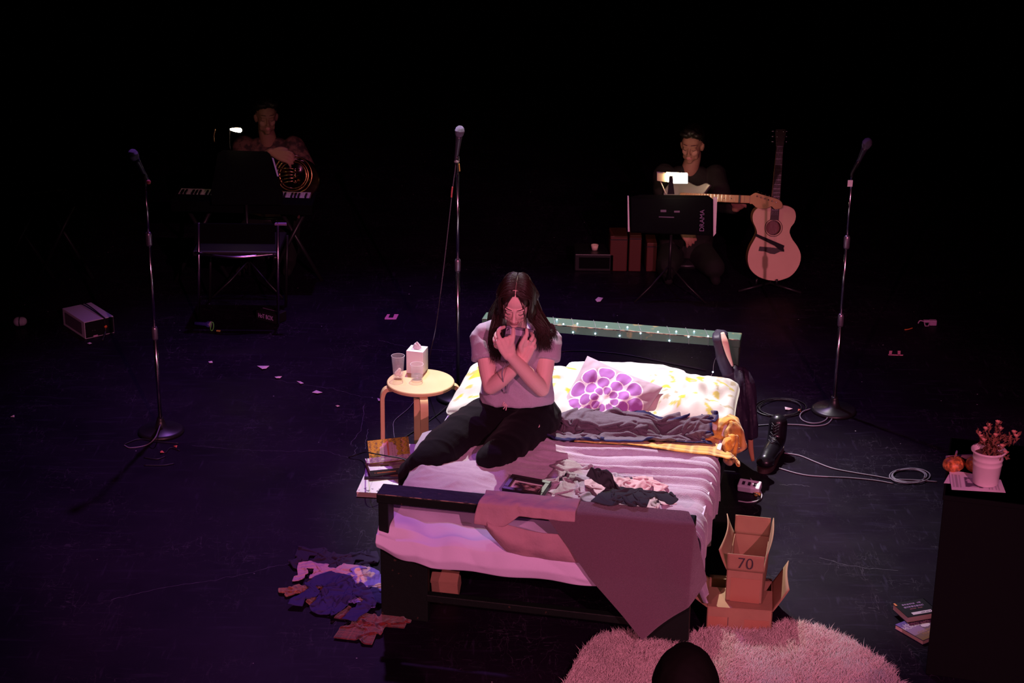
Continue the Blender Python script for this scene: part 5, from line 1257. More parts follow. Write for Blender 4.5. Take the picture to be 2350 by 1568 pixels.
MB().prism([gx(*p) for p in ((1727, 541), (1730, 536), (1792, 561), (1797, 563), (1795, 569), (1797, 577), (1783, 571), (1775, 564))], .012, .016, GM).obj('strap', mat('black_strap', (.006, .005, .006), .8), gr)
gs = root('guitar_stand', aty(1777, 660, GY), 'black tubular guitar stand under the acoustic guitar', 'guitar stand')
base_z = (GM @ Vector((0, 0, 0))).z
mb = MB()
for px in (1734, 1781):
    p = GM @ Vector((*gx(px, 645), 0)); mb.tube([p + Vector((0, .02, -.02)), p + Vector((0, -.03, -.012)), p + Vector((0, -.035, .022))], .0075, 8)
mb.obj('yoke', blk, gs, True)
pc_ = GM @ Vector((-.02, -.02, -.05))
for dx, dy in ((-.22, -.06), (.20, -.08), (.02, .25)): MB().tube([pc_, (pc_.x + dx, pc_.y + dy, .008)], .009, 8).obj('leg', blk, gs, True)
MB().tube([pc_, GM @ Vector((0, .3, -.125)), GM @ Vector((0, .55, -.13)), GM @ Vector((.0, .66, -.04))], .009, 8).obj('post', blk, gs, True)

# ================================================================== MUSIC STANDS WITH CLIP LAMPS
desk = mat('black_desk', (.004, .004, .005), .9, spec=.04); warm = mat('lamp_glow', (1, .9, .7), .4, emit=(1.0, .78, .45), estr=30.0)
def tri_stand(r, foot, top, m=None):
    m = m or blk
    MB().cyl((foot.x, foot.y, .12), top, .010, n=12).obj('pole', m, r, True)
    for a in (90, 210, 330):
        a = math.radians(a); MB().tube([(foot.x, foot.y, .22), (foot.x + .14 * math.cos(a), foot.y + .14 * math.sin(a), .10), (foot.x + .27 * math.cos(a), foot.y + .27 * math.sin(a), .007)], .0065, 8).obj('leg', m, r, True)
RY = 11.35
def quad_px(pts, Y0, tilt, name, m, parent, th=.004, back=0.0):
    """upright slab through pixels at depth Y0, leaning by tilt per metre of height"""
    P0_ = [aty(x, y, Y0) for x, y in pts]; zb = min(p.z for p in P0_); V = []
    for p, (x, y) in zip(P0_, pts):
        q = aty(x, y, Y0 + (p.z - zb) * tilt + back); V.append(q)
    n_ = len(V); V2 = [p + Vector((0, th, 0)) for p in V]
    return mk(name, V + V2, [tuple(range(n_)), tuple(range(2 * n_ - 1, n_ - 1, -1))] + [(i, n_ + i, n_ + (i + 1) % n_, (i + 1) % n_) for i in range(n_)], m, parent)
ms = root('music_stand', (aty(1540, 545, RY).x, RY, 0), 'black music stand with a binder and glowing clip lamp, in front of the guitarist', 'music stand')
quad_px([(1447, 452), (1470, 447), (1625, 449), (1637, 458), (1637, 541), (1447, 534)], RY, .25, 'desk', desk, ms)
pb = aty(1540, 540, RY + .02); tri_stand(ms, Vector((pb.x, RY + .03, 0)), pb)
bn = root('binder', aty(1545, 535, RY - .02), 'black ring binder marked DRAMA standing open on the guitarist\'s music stand', 'binder')
quad_px([(1449, 456), (1632, 456), (1632, 540), (1449, 531)], RY - .012, .25, 'cover', mat('binder_black', (.004, .004, .006), .8, spec=.05), bn, .006)
quad_px([(1440, 450), (1443, 450), (1445, 532), (1441, 532)], RY - .014, .25, 'pages', card, bn, .01)
quad_px([(1637, 453), (1646, 453), (1643, 536), (1637, 543)], RY - .006, .25, 'pages', card, bn, .01)
dm = mat('violet_print', (.22, .13, .30), .5)
dp = aty(1610, 502, RY + .03)
text('lettering', 'DRAMA', .043, frame_from(dp + Vector((0, -.045, 0)), Vector((0, .24, .97)), Vector((0, -1, .24))), dm, bn, .0004, xs=.96)
for (x0, y0, x1, y1) in ((1516, 482, 1529, 487), (1547, 484, 1560, 488)): quad_px([(x0, y0), (x1, y0), (x1, y1), (x0, y1)], RY + .005, .25, 'sticker', mat('dim_sticker', (.10, .06, .14), .5), bn, .002)
quad_px([(1512, 497), (1547, 498), (1547, 500), (1512, 499)], RY + .003, .25, 'sticker', mat('dim_sticker', (.10, .06, .14), .5), bn, .002)
lp = root('clip_lamp', aty(1545, 445, RY + .05), 'bright warm clip lamp on the guitarist\'s music stand', 'lamp')
quad_px([(1530, 398), (1578, 400), (1578, 421), (1545, 421), (1530, 417)], RY + .02, -.3, 'glowing_shade', warm, lp, .03)
quad_px([(1508, 397), (1529, 399), (1529, 418), (1508, 415)], RY + .03, -.3, 'shade', mat('translucent_shade', (.8, .65, .45), .5), lp, .03)
MB().tube([aty(1516, 417, RY + .04), aty(1528, 445, RY + .04)], .004, 6).obj('arm', mat('white_arm', (.6, .5, .42), .4), lp, True)
quad_px([(1536, 404), (1544, 404), (1546, 430), (1548, 446), (1532, 446), (1534, 430)], RY - .0, .0, 'clip', blk, lp, .012)
def lamp_light(name, loc, e, r=.03, target=None):
    L = bpy.data.lights.new(name, 'POINT'); L.energy = e; L.color = (1, .48, .22); L.shadow_soft_size = r; o = bpy.data.objects.new(name, L); COL.objects.link(o); o.location = loc
lamp_light('clip_lamp_light', aty(1555, 409, RY + .09), .12)
# left music stand
LY = 11.35
ml = root('music_stand', (aty(560, 450, LY).x, LY, 0), 'black music stand with a small clip lamp in front of the horn player', 'music stand')
quad_px([(500, 352), (512, 345), (612, 348), (620, 354), (650, 445), (648, 470), (486, 470), (484, 440)], LY, .25, 'desk', desk, ml)
pb = aty(565, 465, LY + .03); tri_stand(ml, Vector((pb.x, LY + .04, 0)), pb)
quad_px([(624, 362), (628, 364), (640, 405), (636, 405)], LY - .01, .25, 'sheet_edge', mat('violet_white_page', (.6, .55, .85), .7), ml, .003)
lp = root('clip_lamp', aty(530, 344, LY + .05), 'small glowing clip lamp on the horn player\'s music stand', 'lamp')
mb = MB(); mb.limb([aty(530, 297, LY + .06), aty(540, 298, LY + .05), aty(550, 299, LY + .04)], [.007, .013, .015], n=12); mb.obj('glowing_shade', warm, lp, True)
mb = MB(); mb.tube(cr(np.array([aty(528, 296, LY + .07), aty(527, 310, LY + .07), aty(527, 330, LY + .07), aty(529, 344, LY + .06)]), 4), .003, 6); mb.obj('arm', blk, lp, True)
lamp_light('clip_lamp_light', aty(548, 303, LY + .08), .06, .015)
mb = MB(); mb.tube(cr(np.array([aty(494, 296, LY + .08), aty(491, 310, LY + .08), aty(492, 326, LY + .08)]), 4), .0045, 6)
o = mb.obj('bright_streak', mat('streak_brass', (.6, .4, .2), .25, .8), ml, True); o.name = 'reflection_streak'  # thin brass tube added to stand for a bright reflected streak

# ================================================================== MUSICIANS
pskin = mat('skin_musician', (.36, .17, .13), .55, spec=.3, attr='paint'); dhair = mat('black_hair', (.010, .007, .006), .5)
def musician(label, hc, yaw, pitch, cloth, cloth2, neckopen, arms, k=1.0, roll=0.):
    """seated figure: head, hair, shirt, trousers, arms given as joint lists ending in a hand"""
    hc = Vector(hc); fl = hc.copy(); fl.z = 0
    r = root('person', Vector((hc.x, hc.y + .1, 0)), label, 'person')
    M = Matrix.Translation(hc) @ Euler((math.radians(pitch), math.radians(roll), math.radians(yaw))).to_matrix().to_4x4()
    nb = hc + Vector((0, .05, -.175)); sh = [nb + Vector((s * .175, .02, -.055)) for s in (1, -1)]
    mb = MB(); head_shapes(mb, M, k)
    mb.limb([M @ Vector((0, .035, -.04)), M @ Vector((0, .045, -.10)), nb, nb + Vector((0, .02, -.07))], [.054, .054, .060, .07], n=18)
    mb.loft([(nb + Vector((0, .02, -.05)), .12, .06), (nb + Vector((0, .03, -.15)), .13, .08), (nb + Vector((0, .04, -.3)), .12, .08)])
    for (sg, el, wrp, hd) in arms:
        mb.limb([el, el * .6 + wrp * .4, wrp], [.040, .040, .028], n=14)
        d = (hd - wrp); side = d.cross(Vector((0, -1, .3))).normalized()
        for q in (-.75, -.25, .25, .75): mb.limb([wrp, wrp + d * .45 + side * q * .032, wrp + d * .8 + side * q * .045 + Vector((0, 0, .004)), wrp + d * (1.0 - .1 * abs(q)) + side * q * .05 - Vector((0, -.015, .022))], [.022, .017, .0098, .0085], n=8, sub=3)
        mb.limb([wrp, wrp + d * .35 - side * .045, wrp + d * .6 - side * .055 - Vector((0, -.01, .01))], [.02, .013, .010], n=8, sub=3)
    blob('body', mb, pskin, r, .0055, 4, face_colors(M, k, (.36, .17, .13)))
    face_hair(M, r, dhair, k)
    mb = MB()
    for c, rr in (((0, .026, .062), (.080, .096, .080)), ((0, .05, .01), (.078, .075, .09)), ((.045, -.045, .098), (.035, .04, .022)), ((-.03, -.05, .098), (.045, .04, .022)), ((0, -.02, .11), (.06, .06, .03))): mb.ell((0, 0, 0), rr, M @ Matrix.Translation(c))
    blob('hair', mb, dhair, r, .006, 2, folds=lambda V: .006 * vnoise(V * 60, 1, 3))
    mb = MB(); W_ = .215
    mb.loft([(Vector((nb.x, nb.y + .07, hc.z - .80)), .19, .14), (Vector((nb.x, nb.y + .06, hc.z - .62)), .18, .13), (nb + Vector((0, .045, -.24)), .19, .12), (nb + Vector((0, .03, -.10)), .205, .10), (nb + Vector((0, .03, -.04)), .16, .078), (nb + Vector((0, .04, .0)), .09, .068)], n=30)
    for s_, (sg, el, wrp, hd) in zip(sh, [next(a for a in arms if a[0] == 1), next(a for a in arms if a[0] == -1)]):
        mb.limb([s_, s_ * .5 + el * .5, el], [.075, .068, .058], n=16); mb.limb([el, el * .3 + wrp * .7], [.057, .046], n=16)
    blob('shirt', mb, cloth, r, .008, 4, folds=lambda V: .008 * (1 - np.abs(vnoise(V * np.array([8, 8, 11]), 1, 7))) ** 3)
    mb = MB(); hp = Vector((nb.x, nb.y + .08, hc.z - .80))
    for s in (1, -1):
        kn = hp + Vector((s * .16, -.42, .02)); mb.limb([hp + Vector((s * .09, 0, 0)), kn], [.105, .075], n=16); mb.limb([kn, Vector((kn.x, kn.y + .03, .08))], [.072, .05], n=14); mb.limb([Vector((kn.x, kn.y + .04, .045)), Vector((kn.x, kn.y - .14, .035))], [.042, .034], n=10)
    blob('trousers', mb, cloth2, r, .012, 3)
    return r, M
bs = mat('black_shirt', (.012, .009, .009), .85, bump=(90, .2)); bt_ = mat('black_trousers', (.006, .005, .006), .9)
ps = mat('patterned_shirt', (.05, .025, .03), .85, noise=(26, (.20, .09, .08), .08))
# guitarist
gh = aty(1588, 334, 12.05)
A1 = (1, aty(1660, 470, 11.95), aty(1690, 478, 11.80), aty(1702, 462, 11.72)); A2 = (-1, aty(1520, 440, 12.0), aty(1562, 520, 11.75), aty(1590, 556, 11.70))
musician('young man in black behind the right music stand, playing the electric guitar', gh, -18, 6, bs, bt_, True, [A1, A2])
sr = root('seat', (gh.x, 12.17, 0), 'black stool the guitarist sits on, mostly hidden', 'stool')
def seat(r, c, h):
    MB().lathe([(.001, h - .05), (.16, h - .05), (.17, h - .04), (.17, h - .01), (.16, h), (.001, h)], Matrix.Translation((c[0], c[1], 0)), n=32).obj('cushion', blk, r, True)
    MB().cyl((c[0], c[1], .05), (c[0], c[1], h - .05), .02).obj('post', blk, r, True); MB().lathe([(.001, 0), (.2, 0), (.19, .03), (.001, .05)], Matrix.Translation((c[0], c[1], 0)), n=32).obj('foot', blk, r, True)
seat(sr, (gh.x, 12.17), max(.3, gh.z - 1.03 + .10))
# electric guitar
EM = frame_from(aty(1580, 452, 11.78), aty(1725, 458, 11.62) - aty(1580, 452, 11.78), Vector((0, -1, .35)))
er = root('electric_guitar', aty(1580, 452, 11.78), 'pale grey electric guitar with maple neck held by the guitarist', 'guitar')
maple = mat('maple', (.55, .30, .16), .4, noise=(8, (.48, .26, .14), .3)); gb = mat('pale_guitar_finish', (.26, .25, .24), .3, coat=.4)
bo = cr(np.array([(-.02, .025), (.02, .075), (.045, .092), (.07, .075), (.052, .05), (-.03, .03), (-.045, -.02), (.03, -.055), (.035, -.10), (0, -.115), (-.07, -.10), (-.16, -.135), (-.28, -.14), (-.35, -.07), (-.355, .05), (-.28, .13), (-.18, .125), (-.09, .09), (-.02, .115), (.02, .10)][5:] + [(.02, .075), (.045, .092), (.0, .125), (-.06, .11)][:0]), 4)
MB().prism([(p[0] * .85 + .13, p[1] * .85) for p in bo], -.042, .0, EM).obj('body', gb, er, bevel=.006)
MB().box((-.06, -.026, -.018), (.425, .026, .006), EM, .004).obj('neck', maple, er)
mb = MB()
for k in range(20): x = .425 - (1 - 2 ** (-k / 12.)) * .66; mb.box((x - .0008, -.024, .006), (x + .0008, .024, .0073), EM)
mb.obj('frets', chrome, er)
mb = MB()
for k in (.36, .30, .25, .20, .12): mb.cyl(EM @ Vector((k, 0, .006)), EM @ Vector((k, 0, .0068)), .004)
mb.obj('inlays', ink, er)
MB().box((.35, -.028, -.02), (.362, .028, .014), EM, .003).obj('capo', blk, er)
MB().prism([tuple(p) for p in cr(np.array([(.425, .024), (.46, .045), (.50, .036), (.60, .012), (.64, -.01), (.645, -.045), (.60, -.058), (.575, -.04), (.54, -.055), (.48, -.055), (.445, -.03), (.425, -.026), (.425, .024)]), 3)[:-1]], -.010, .004, EM).obj('headstock', maple, er)
for k in range(6): mb = MB(); mb.cyl(EM @ Vector((.475 + k * .026, .022 - k * .007, .004)), EM @ Vector((.475 + k * .026, .022 - k * .007, .014)), .0045); mb.ell(EM @ Vector((.475 + k * .026, .055 - k * .008, -.004)), (.005, .009, .005)); mb.obj('tuning_peg', chrome, er, True)
# horn player
hh_ = aty(611, 268, 12.15)
A1 = (1, aty(715, 420, 12.15), aty(700, 430, 11.85), aty(672, 436, 11.78)); A2 = (-1, aty(560, 400, 12.1), aty(618, 350, 11.82), aty(667, 362, 11.76))
A1 = (1, aty(712, 410, 12.1), aty(690, 395, 11.9), aty(668, 372, 11.82)); 
A2 = (-1, aty(556, 395, 12.1), aty(622, 349, 11.82), aty(674, 366, 11.74))
musician('horn player in a dark patterned shirt behind the left music stand', hh_, 14, 2, ps, bt_, True, [(1, aty(716, 410, 12.12), aty(712, 440, 11.9), aty(690, 432, 11.85)), A2])
sr = root('seat', (hh_.x, 12.27, 0), 'black stool the horn player sits on, hidden behind the stand', 'stool'); seat(sr, (hh_.x, 12.27), max(.3, hh_.z - 1.03 + .10))
brass = mat('dark_brass', (.42, .24, .10), .22, 1.)
hrn = root('french_horn', aty(672, 445, 11.8), 'brass french horn on the lap of the horn player', 'french horn')
HF = frame_from(aty(672, 402, 11.80), Vector((1, 0, 0)), Vector((.15, -1, .3)))
mb = MB()
for rr_, zz in ((.128, 0), (.105, .012), (.09, -.012)): mb.tube([HF @ Vector((rr_ * math.cos(a), rr_ * math.sin(a), zz)) for a in np.linspace(0, 2 * PI, 48)[:-1]], .0065, 8, closed=True)
mb.obj('coils', brass, hrn, True)
MB().lathe([(.012, .20), (.02, .12), (.035, .06), (.07, .02), (.13, -.015), (.145, -.022), (.146, -.020), (.128, -.010), (.068, .026), (.033, .064), (.018, .12)], HF @ Matrix.Translation((.03, -.03, -.10)) , n=44).obj('bell', brass, hrn, True)
mb = MB()
for k in range(5): mb.tube([HF @ Vector((-.11, .04 - k * .026, .02)), HF @ Vector((-.02, .045 - k * .022, .026)), HF @ Vector((.05, .035 - k * .018, .02))], .0045, 7)
mb.obj('slides', brass, hrn, True)
for k in range(3): MB().lathe([(.001, 0), (.015, 0), (.015, .03), (.001, .032)], HF @ Matrix.Translation((.02, .03 - k * .035, .01)), n=18).obj('valve', brass, hrn, True)

# ================================================================== KEYBOARDS, CHAIR, SPEAKER, SMALL GEAR
def keyboard(pl, pr_, Y, label, nk=30):
    a = aty(*pl, Y); b = aty(*pr_, Y); w = (b - a).length; KM = frame_from(a, b - a, (0, 0, 1)); r = root('keyboard', (a + b) / 2, label, 'keyboard')
    MB().box((-.02, -.16, -.07), (w + .02, .0, .004), KM, .006).obj('housing', desk, r); MB().box((-.02, .0, -.07), (w + .02, .15, -.03), KM).obj('key_bed', desk, r)
    for x in (-.02, w): MB().box((x, 0, -.03), (x + .02, .15, .006), KM).obj('cheek', desk, r)
    kw = .0235; n_ = int(w / kw); wm_ = mat('white_key', (.72, .62, .66), .35); bm = mat('black_key', (.008, .008, .01), .3)
    for i in range(n_): MB().box((i * kw + .0006, .002, -.029), ((i + 1) * kw - .0006, .142, .001), KM).obj('white_key', wm_, r)
    for i in range(n_ - 1):
        if i % 7 not in (2, 6): MB().box(((i + 1) * kw - .006, .002, -.02), ((i + 1) * kw + .006, .092, .011), KM).obj('black_key', bm, r)
    for x in (w * .15, w * .85):
        p = KM @ Vector((x, -.01, -.07)); MB().cyl((p.x - .18, p.y, .0), (p.x + .1, p.y, p.z), .014).obj('stand_leg', blk, r, True); MB().cyl((p.x + .18, p.y + .05, .0), (p.x - .1, p.y + .05, p.z), .014).obj('stand_leg', blk, r, True)
keyboard((408, 446), (716, 456), 11.6, 'black keyboard with white keys catching light, behind the left music stand')
keyboard((20, 462), (150, 446), 11.6, 'black keyboard at the far left edge of the stage')
ch = root('chair', (aty(548, 735, 10.8).x, 10.9, 0), 'black chair with chrome rails behind the left microphone stand', 'chair')
cy0 = 10.78; L0, R0 = at(457, 742, 0), at(638, 745, 0); cy0 = L0.y
thin = mat('thin_chrome', (.55, .42, .60), .25, 1.)
for p, px in ((L0, 456), (R0, 638)):
    t_ = aty(px, 512, p.y); MB().cyl((p.x, p.y, 0), t_, .0095, n=12).obj('leg', thin, ch, True); MB().cyl((p.x, p.y + .42, 0), (t_.x, t_.y + .42, .46), .0095, n=12).obj('leg', blk, ch, True)
zc = aty(457, 580, L0.y).z; mid = (L0 + R0) / 2; zm = aty(548, 597, mid.y - .04).z
MB().tube(cr(np.array([(L0.x, L0.y, zc), ((L0.x * .75 + R0.x * .25), L0.y - .05, zc - .003), (mid.x, L0.y - .075, zc - .004), ((L0.x * .25 + R0.x * .75), L0.y - .05, zc - .003), (R0.x, R0.y, zc)]), 6), .0085, 10).obj('curved_rail', thin, ch, True)
MB().box((L0.x - .02, L0.y + .01, .44), (R0.x + .02, L0.y + .44, .475), None, .01).obj('seat', blk, ch)
tq = aty(638, 512, R0.y); MB().box((L0.x + .0, L0.y - .004, zc + .06), (R0.x, L0.y + .012, tq.z - .01), None, .004).obj('backrest', desk, ch)
MB().prism([(tq.x - .02, -.012), (tq.x + .055, -.012), (tq.x + .05, .012), (tq.x - .015, .012)], tq.z - .012, tq.z, Matrix.Translation((0, tq.y, 0))).obj('corner_bracket', mat('violet_lit_metal', (.35, .20, .45), .4, .3), ch)  # violet stage light put into the colour of this plate
# small white-topped speaker
fl_ = at(196, 779, 0); fr2 = at(263, 764, 0); hgt = aty(193, 740, fl_.y).z; ax = fr2 - fl_; bl_ = at(158, 745, 0)
SM = frame_from(fl_, ax, (0, 0, 1)); dep = (SM.inverted() @ at(160, 743, 0)).y
sp = root('speaker', (fl_ + fr2) / 2, 'small grey-white box speaker with black front panel at the left of the stage', 'speaker')
MB().box((0, 0, 0), (ax.length, dep, hgt), SM, .003).obj('cabinet', mat('grey_cabinet', (.50, .44, .56), .6), sp)
MB().box((.004, -.002, .006), (ax.length - .003, .0015, hgt - .005), SM).obj('front_panel', mat('panel_black', (.006, .006, .008), .4), sp)
MB().cyl(SM @ Vector((ax.length * .70, -.001, hgt * .5)), SM @ Vector((ax.length * .70, -.010, hgt * .5)), .009).obj('knob', mat('orange_knob', (.75, .16, .04), .4), sp, True)
for fx in (.26, .34): MB().cyl(SM @ Vector((ax.length * fx, -.001, hgt * .42)), SM @ Vector((ax.length * fx, -.006, hgt * .42)), .003).obj('socket', chrome, sp, True)
MB().box((ax.length * .27, -.0035, .002), (ax.length * .42, -.0015, .014), SM).obj('badge', mat('pink_badge', (.6, .35, .55), .5), sp)
MB().box((-.002, dep * .12, hgt * .18), (.001, dep * .88, hgt * .86), SM).obj('side_grille', mat('grille_dark', (.10, .07, .12), .7), sp)
for (x0, x1) in ((.62, .66), (.74, .68)): cable('cable', [SM @ Vector((ax.length * (x0), dep + .03, .004)), SM @ Vector((ax.length * x0, dep * 1.02, hgt + .003)), SM @ Vector((ax.length * x1, .01, hgt + .004)), SM @ Vector((ax.length * x1, -.006, hgt * .9)), SM @ Vector((ax.length * x1, -.012, .03)), SM @ Vector((ax.length * (x1 - .3), -.09, .004))], .0035, cab, 'black cable laid over the white-topped speaker, %s of the two' % ('left' if x0 < .7 else 'right'))
pg = at(47, 750, 0); o = root('power_adapter', pg, 'small pale round-ended adapter block with a dark band at the far left', 'power adapter')
MB().limb([pg + Vector((-.012, 0, .034)), pg + Vector((.014, .006, .034))], [.030, .028], n=20).obj('housing', mat('grey_cabinet', (.50, .44, .56), .6), o, True)
MB().tube([pg + Vector((.002, .0 + .0315 * math.cos(a), .034 + .0315 * math.sin(a))) for a in np.linspace(0, 2 * PI, 24)[:-1]], .003, 6, closed=True).obj('band', ink, o, True)
hb0 = at(588, 733, 0); hb1 = at(632, 744, 0); HB = frame_from(hb0, hb1 - hb0, (0, 0, 1)); hw_ = (hb1 - hb0).length
hb = root('direct_box', (hb0 + hb1) / 2, 'small black box with pale lettering on its front, at the foot of the chair', 'audio box')
MB().box((0, 0, 0), (hw_ + .01, .10, .062), HB, .003).obj('housing', blk, hb); MB().box((.01, .055, .062), (hw_ - .01, .060, .0632), HB).obj('stripe', dm, hb)
text('lettering', 'HoT BOX', .040, HB @ Matrix.Translation((hw_ * .5, -.0012, .032)) @ Matrix.Rotation(PI / 2, 4, 'X'), mat('lilac_paint', (.42, .26, .52), .5), hb, .0005, xs=.72, off=.0008)
th_ = at(465, 752, 0); o = root('torch', th_, 'small blue and grey torch lying on the floor left of the chair', 'torch')
MB().lathe([(.001, 0), (.012, 0), (.012, .07), (.020, .085), (.020, .10), (.001, .10)], frame_from(th_ + Vector((-.05, .02, .021)), (0, 0, 1), Vector((1, -.2, 0))), n=20).obj('barrel', mat('blue_plastic', (.05, .04, .30), .4), o, True)
MB().cyl(th_ + Vector((.048, .0, .021)), th_ + Vector((.056, -.002, .021)), .0205).obj('lens_ring', mat('pale_ring', (.5, .38, .6), .4), o, True)
mb = MB(); gt = at(487, 757, 0); mb.tube([gt + Vector((.02 * math.cos(a) * .5, 0.02 * math.sin(a), .022 + .022 * math.sin(a))) for a in np.linspace(0, 2 * PI, 20)[:-1]], .003, 6, closed=True); tag(mb.obj('tape_ring', mat('green_tape', (.12, .55, .06), .5), None, True), 'green ring of tape on the floor beside the torch', 'tape')
tag(MB().box((0, 0, 0), (.026, .012, .008), frame_from(at(496, 761, 0), (1, -.2, 0), (0, 0, 1)), .002).obj('jack_plug', mat('yellow_plug', (.65, .42, .10), .5)), 'tiny yellow plug on the floor right of the green tape ring', 'plug')
cp = aty(1365, 562, 12.0); tag(MB().lathe([(.001, -.036), (.020, -.036), (.026, 0.0), (.024, .0), (.018, -.034), (.001, -.034)], Matrix.Translation(cp), n=24).obj('paper_cup', mat('cream_cup', (.70, .55, .45), .6), None, True), 'cream paper cup standing on the dark amplifier left of the music stand', 'cup')
am = root('guitar_amplifier', (cp.x + .1, 12.1, 0), 'low black amplifier holding the cream paper cup, in the dark', 'amplifier'); MB().box((cp.x - .14, 11.9, 0), (cp.x + .13, 12.15, cp.z - .037), None, .006).obj('cabinet', blk, am)
MB().box((cp.x - .11, 11.896, .02), (cp.x + .10, 11.902, cp.z - .06), None).obj('grille_cloth', desk, am)
for k, (x0, x1, y0, y1) in enumerate(((1400, 1441, 542, 575), (1444, 1473, 540, 574), (1484, 1508, 558, 578))):
    a = aty(x0, y1, 11.9); b = aty(x1, y0, 11.9); r = root('equipment_case', ((a.x + b.x) / 2, 11.95, 0), ('largest dim red-brown case left of the music stand', 'middle dim red-brown case below the left edge of the music stand', 'smallest dim red-brown case under the music stand')[k], 'case')
    MB().box((a.x, 11.9, 0), (b.x, 12.1, b.z), None, .006).obj('shell', mat('oxblood_case', (.075, .014, .010), .6), r); MB().box((a.x - .002, 11.898, b.z - .03), (b.x + .002, 12.102, b.z - .024), None).obj('lid_seam', blk, r)
gd = at(2137, 748, 0); r = root('cable_connector', gd, 'pale tangle of connectors on the floor at the right', 'connector')
mb = MB(); mb.box((-.01, 0, 0), (.035, .03, .035), Matrix.Translation(gd), .004); mb.box((-.05, .0, .02), (-.005, .02, .036), Matrix.Translation(gd), .003); mb.obj('housing', mat('mauve_plastic', (.42, .22, .42), .5), r)
mb = MB(); mb.tube(cr(np.array([gd + Vector(p) for p in ((-.05, 0, .03), (-.075, 0, .034), (-.085, 0, .015))]), 4), .004, 6); mb.tube([gd + Vector((-.045, -.002, .02)), gd + Vector((-.04, -.006, 0)), gd + Vector((-.018, -.006, .0)), gd + Vector((-.014, -.002, .02))], .004, 6); mb.obj('lead', mat('mauve_plastic', (.42, .22, .42), .5), r, True)
fc([(2076, 757), (2084, 756), (2094, 753)], .0035, 'short orange lead on the floor at the right', mat('orange_lead', (.6, .15, .04), .5))

# ================================================================== BLACK PLINTH AT THE RIGHT WITH THE POTTED PLANT
PY = 6.62; pz = aty(2166, 1137, PY).z
pl_ = root('plinth', (aty(2166, 1137, PY).x + .3, PY + .3, 0), 'tall black draped plinth at the right edge, carrying the potted plant', 'plinth')
px0 = aty(2166, 1137, PY).x; dk = mat('black_plinth', (.004, .004, .005), .9, spec=.1)
PF = Matrix.Translation((px0, PY, 0)) @ Matrix.Rotation(-math.atan2(px0, PY) - .01, 4, 'Z'); MB().box((0, 0, 0), (.75, .60, pz), PF, .004).obj('body', dk, pl_); MB().box((-.004, -.006, pz - .02), (.756, .606, pz), PF, .003).obj('top', dk, pl_)
def ap(px, py, h=.001): return at(px, py, pz + h)
pt_ = mat('pink_white_paper', (.78, .66, .80), .7)
def sheet_art(C):
    u, v = C[:, 0], C[:, 1]; o = np.tile(np.array([.78, .66, .80]), (len(C), 1)); n = vnoise(np.stack([u * 6, v * 6, u], 1), 1, 5); i = (u > .28) & (u < .60) & (v > .2) & (v < .72); o[i] = (.12, .08, .14); o[i & (n > .15)] = (.55, .42, .55)
    t_ = (np.sin(u * 150) > .1) & ((u < .2) | (u > .68)) & (u < .92) & (v > .15) & (v < .8); o[t_] = o[t_] * .55; return o
def flatpaper(c4, h, name, label, art=None, grp='papers under the flower pot'):
    P4 = [ap(*c, h) for c in c4]; V = []; n = 40
    for j in range(n):
        for i in range(n): u, v = i / (n - 1), j / (n - 1); V.append(P4[0] * (1 - u) * (1 - v) + P4[1] * u * (1 - v) + P4[2] * u * v + P4[3] * (1 - u) * v + Vector((0, 0, .003 * math.sin(u * 5) * v)))
    uu, vv = np.meshgrid(np.linspace(0, 1, n), np.linspace(0, 1, n)); C = np.stack([uu.ravel(), vv.ravel()], 1)
    o = mk(name, V, grid_faces(n, n), paper, None, False, colors=(art or (lambda C: np.tile(np.array([.78, .66, .80]), (len(C), 1))))(C), solid=.0008); return tag(o, label, 'paper', grp)
flatpaper([(2166, 1109), (2300, 1118), (2290, 1096), (2178, 1088)], .001, 'paper_sheet', 'plain sheet, lowest of the papers under the flower pot')
flatpaper([(2184, 1124), (2308, 1131), (2297, 1100), (2178, 1080)], .006, 'printed_sheet', 'sheet with a dark photograph, top of the papers under the flower pot', sheet_art)
potm = mat('white_pot', (.74, .60, .66), .35, coat=.2)
pc2 = ap(2261, 1108, .012); s_ = .97
pr2 = root('potted_plant', pc2, 'dried flowers in a white ribbed pot on the black plinth', 'potted plant')
MB().lathe([(.001, 0), (.049, 0), (.051, .004), (.058, .085), (.060, .088), (.058, .092), (.060, .108), (.062, .111), (.060, .115), (.062, .135), (.070, .142), (.071, .148), (.066, .150), (.060, .140), (.058, .125), (.001, .125)], Matrix.Translation(pc2), n=44).obj('pot', potm, pr2, True)
MB().lathe([(.001, .127), (.0575, .126), (.0575, .120), (.001, .120)], Matrix.Translation(pc2), n=30).obj('soil', mat('potting_soil', (.10, .04, .03), .95, bump=(90, .8)), pr2)
rp_ = random.Random(5); stm = mat('dry_stem', (.22, .09, .05), .8); lfm = mat('dry_leaf', (.28, .09, .06), .8, noise=(30, (.12, .05, .03), .2)); flm = mat('dried_petal', (.55, .22, .18), .8)
tips = [(2246, 1000), (2270, 982), (2290, 975), (2262, 990), (2285, 1005), (2303, 1012), (2327, 998), (2332, 1007), (2300, 1030), (2308, 1045), (2278, 1018), (2258, 1016), (2315, 1022), (2268, 1035), (2296, 990), (2252, 1008)]
mbs, mbl, mbf = MB(), MB(), MB()
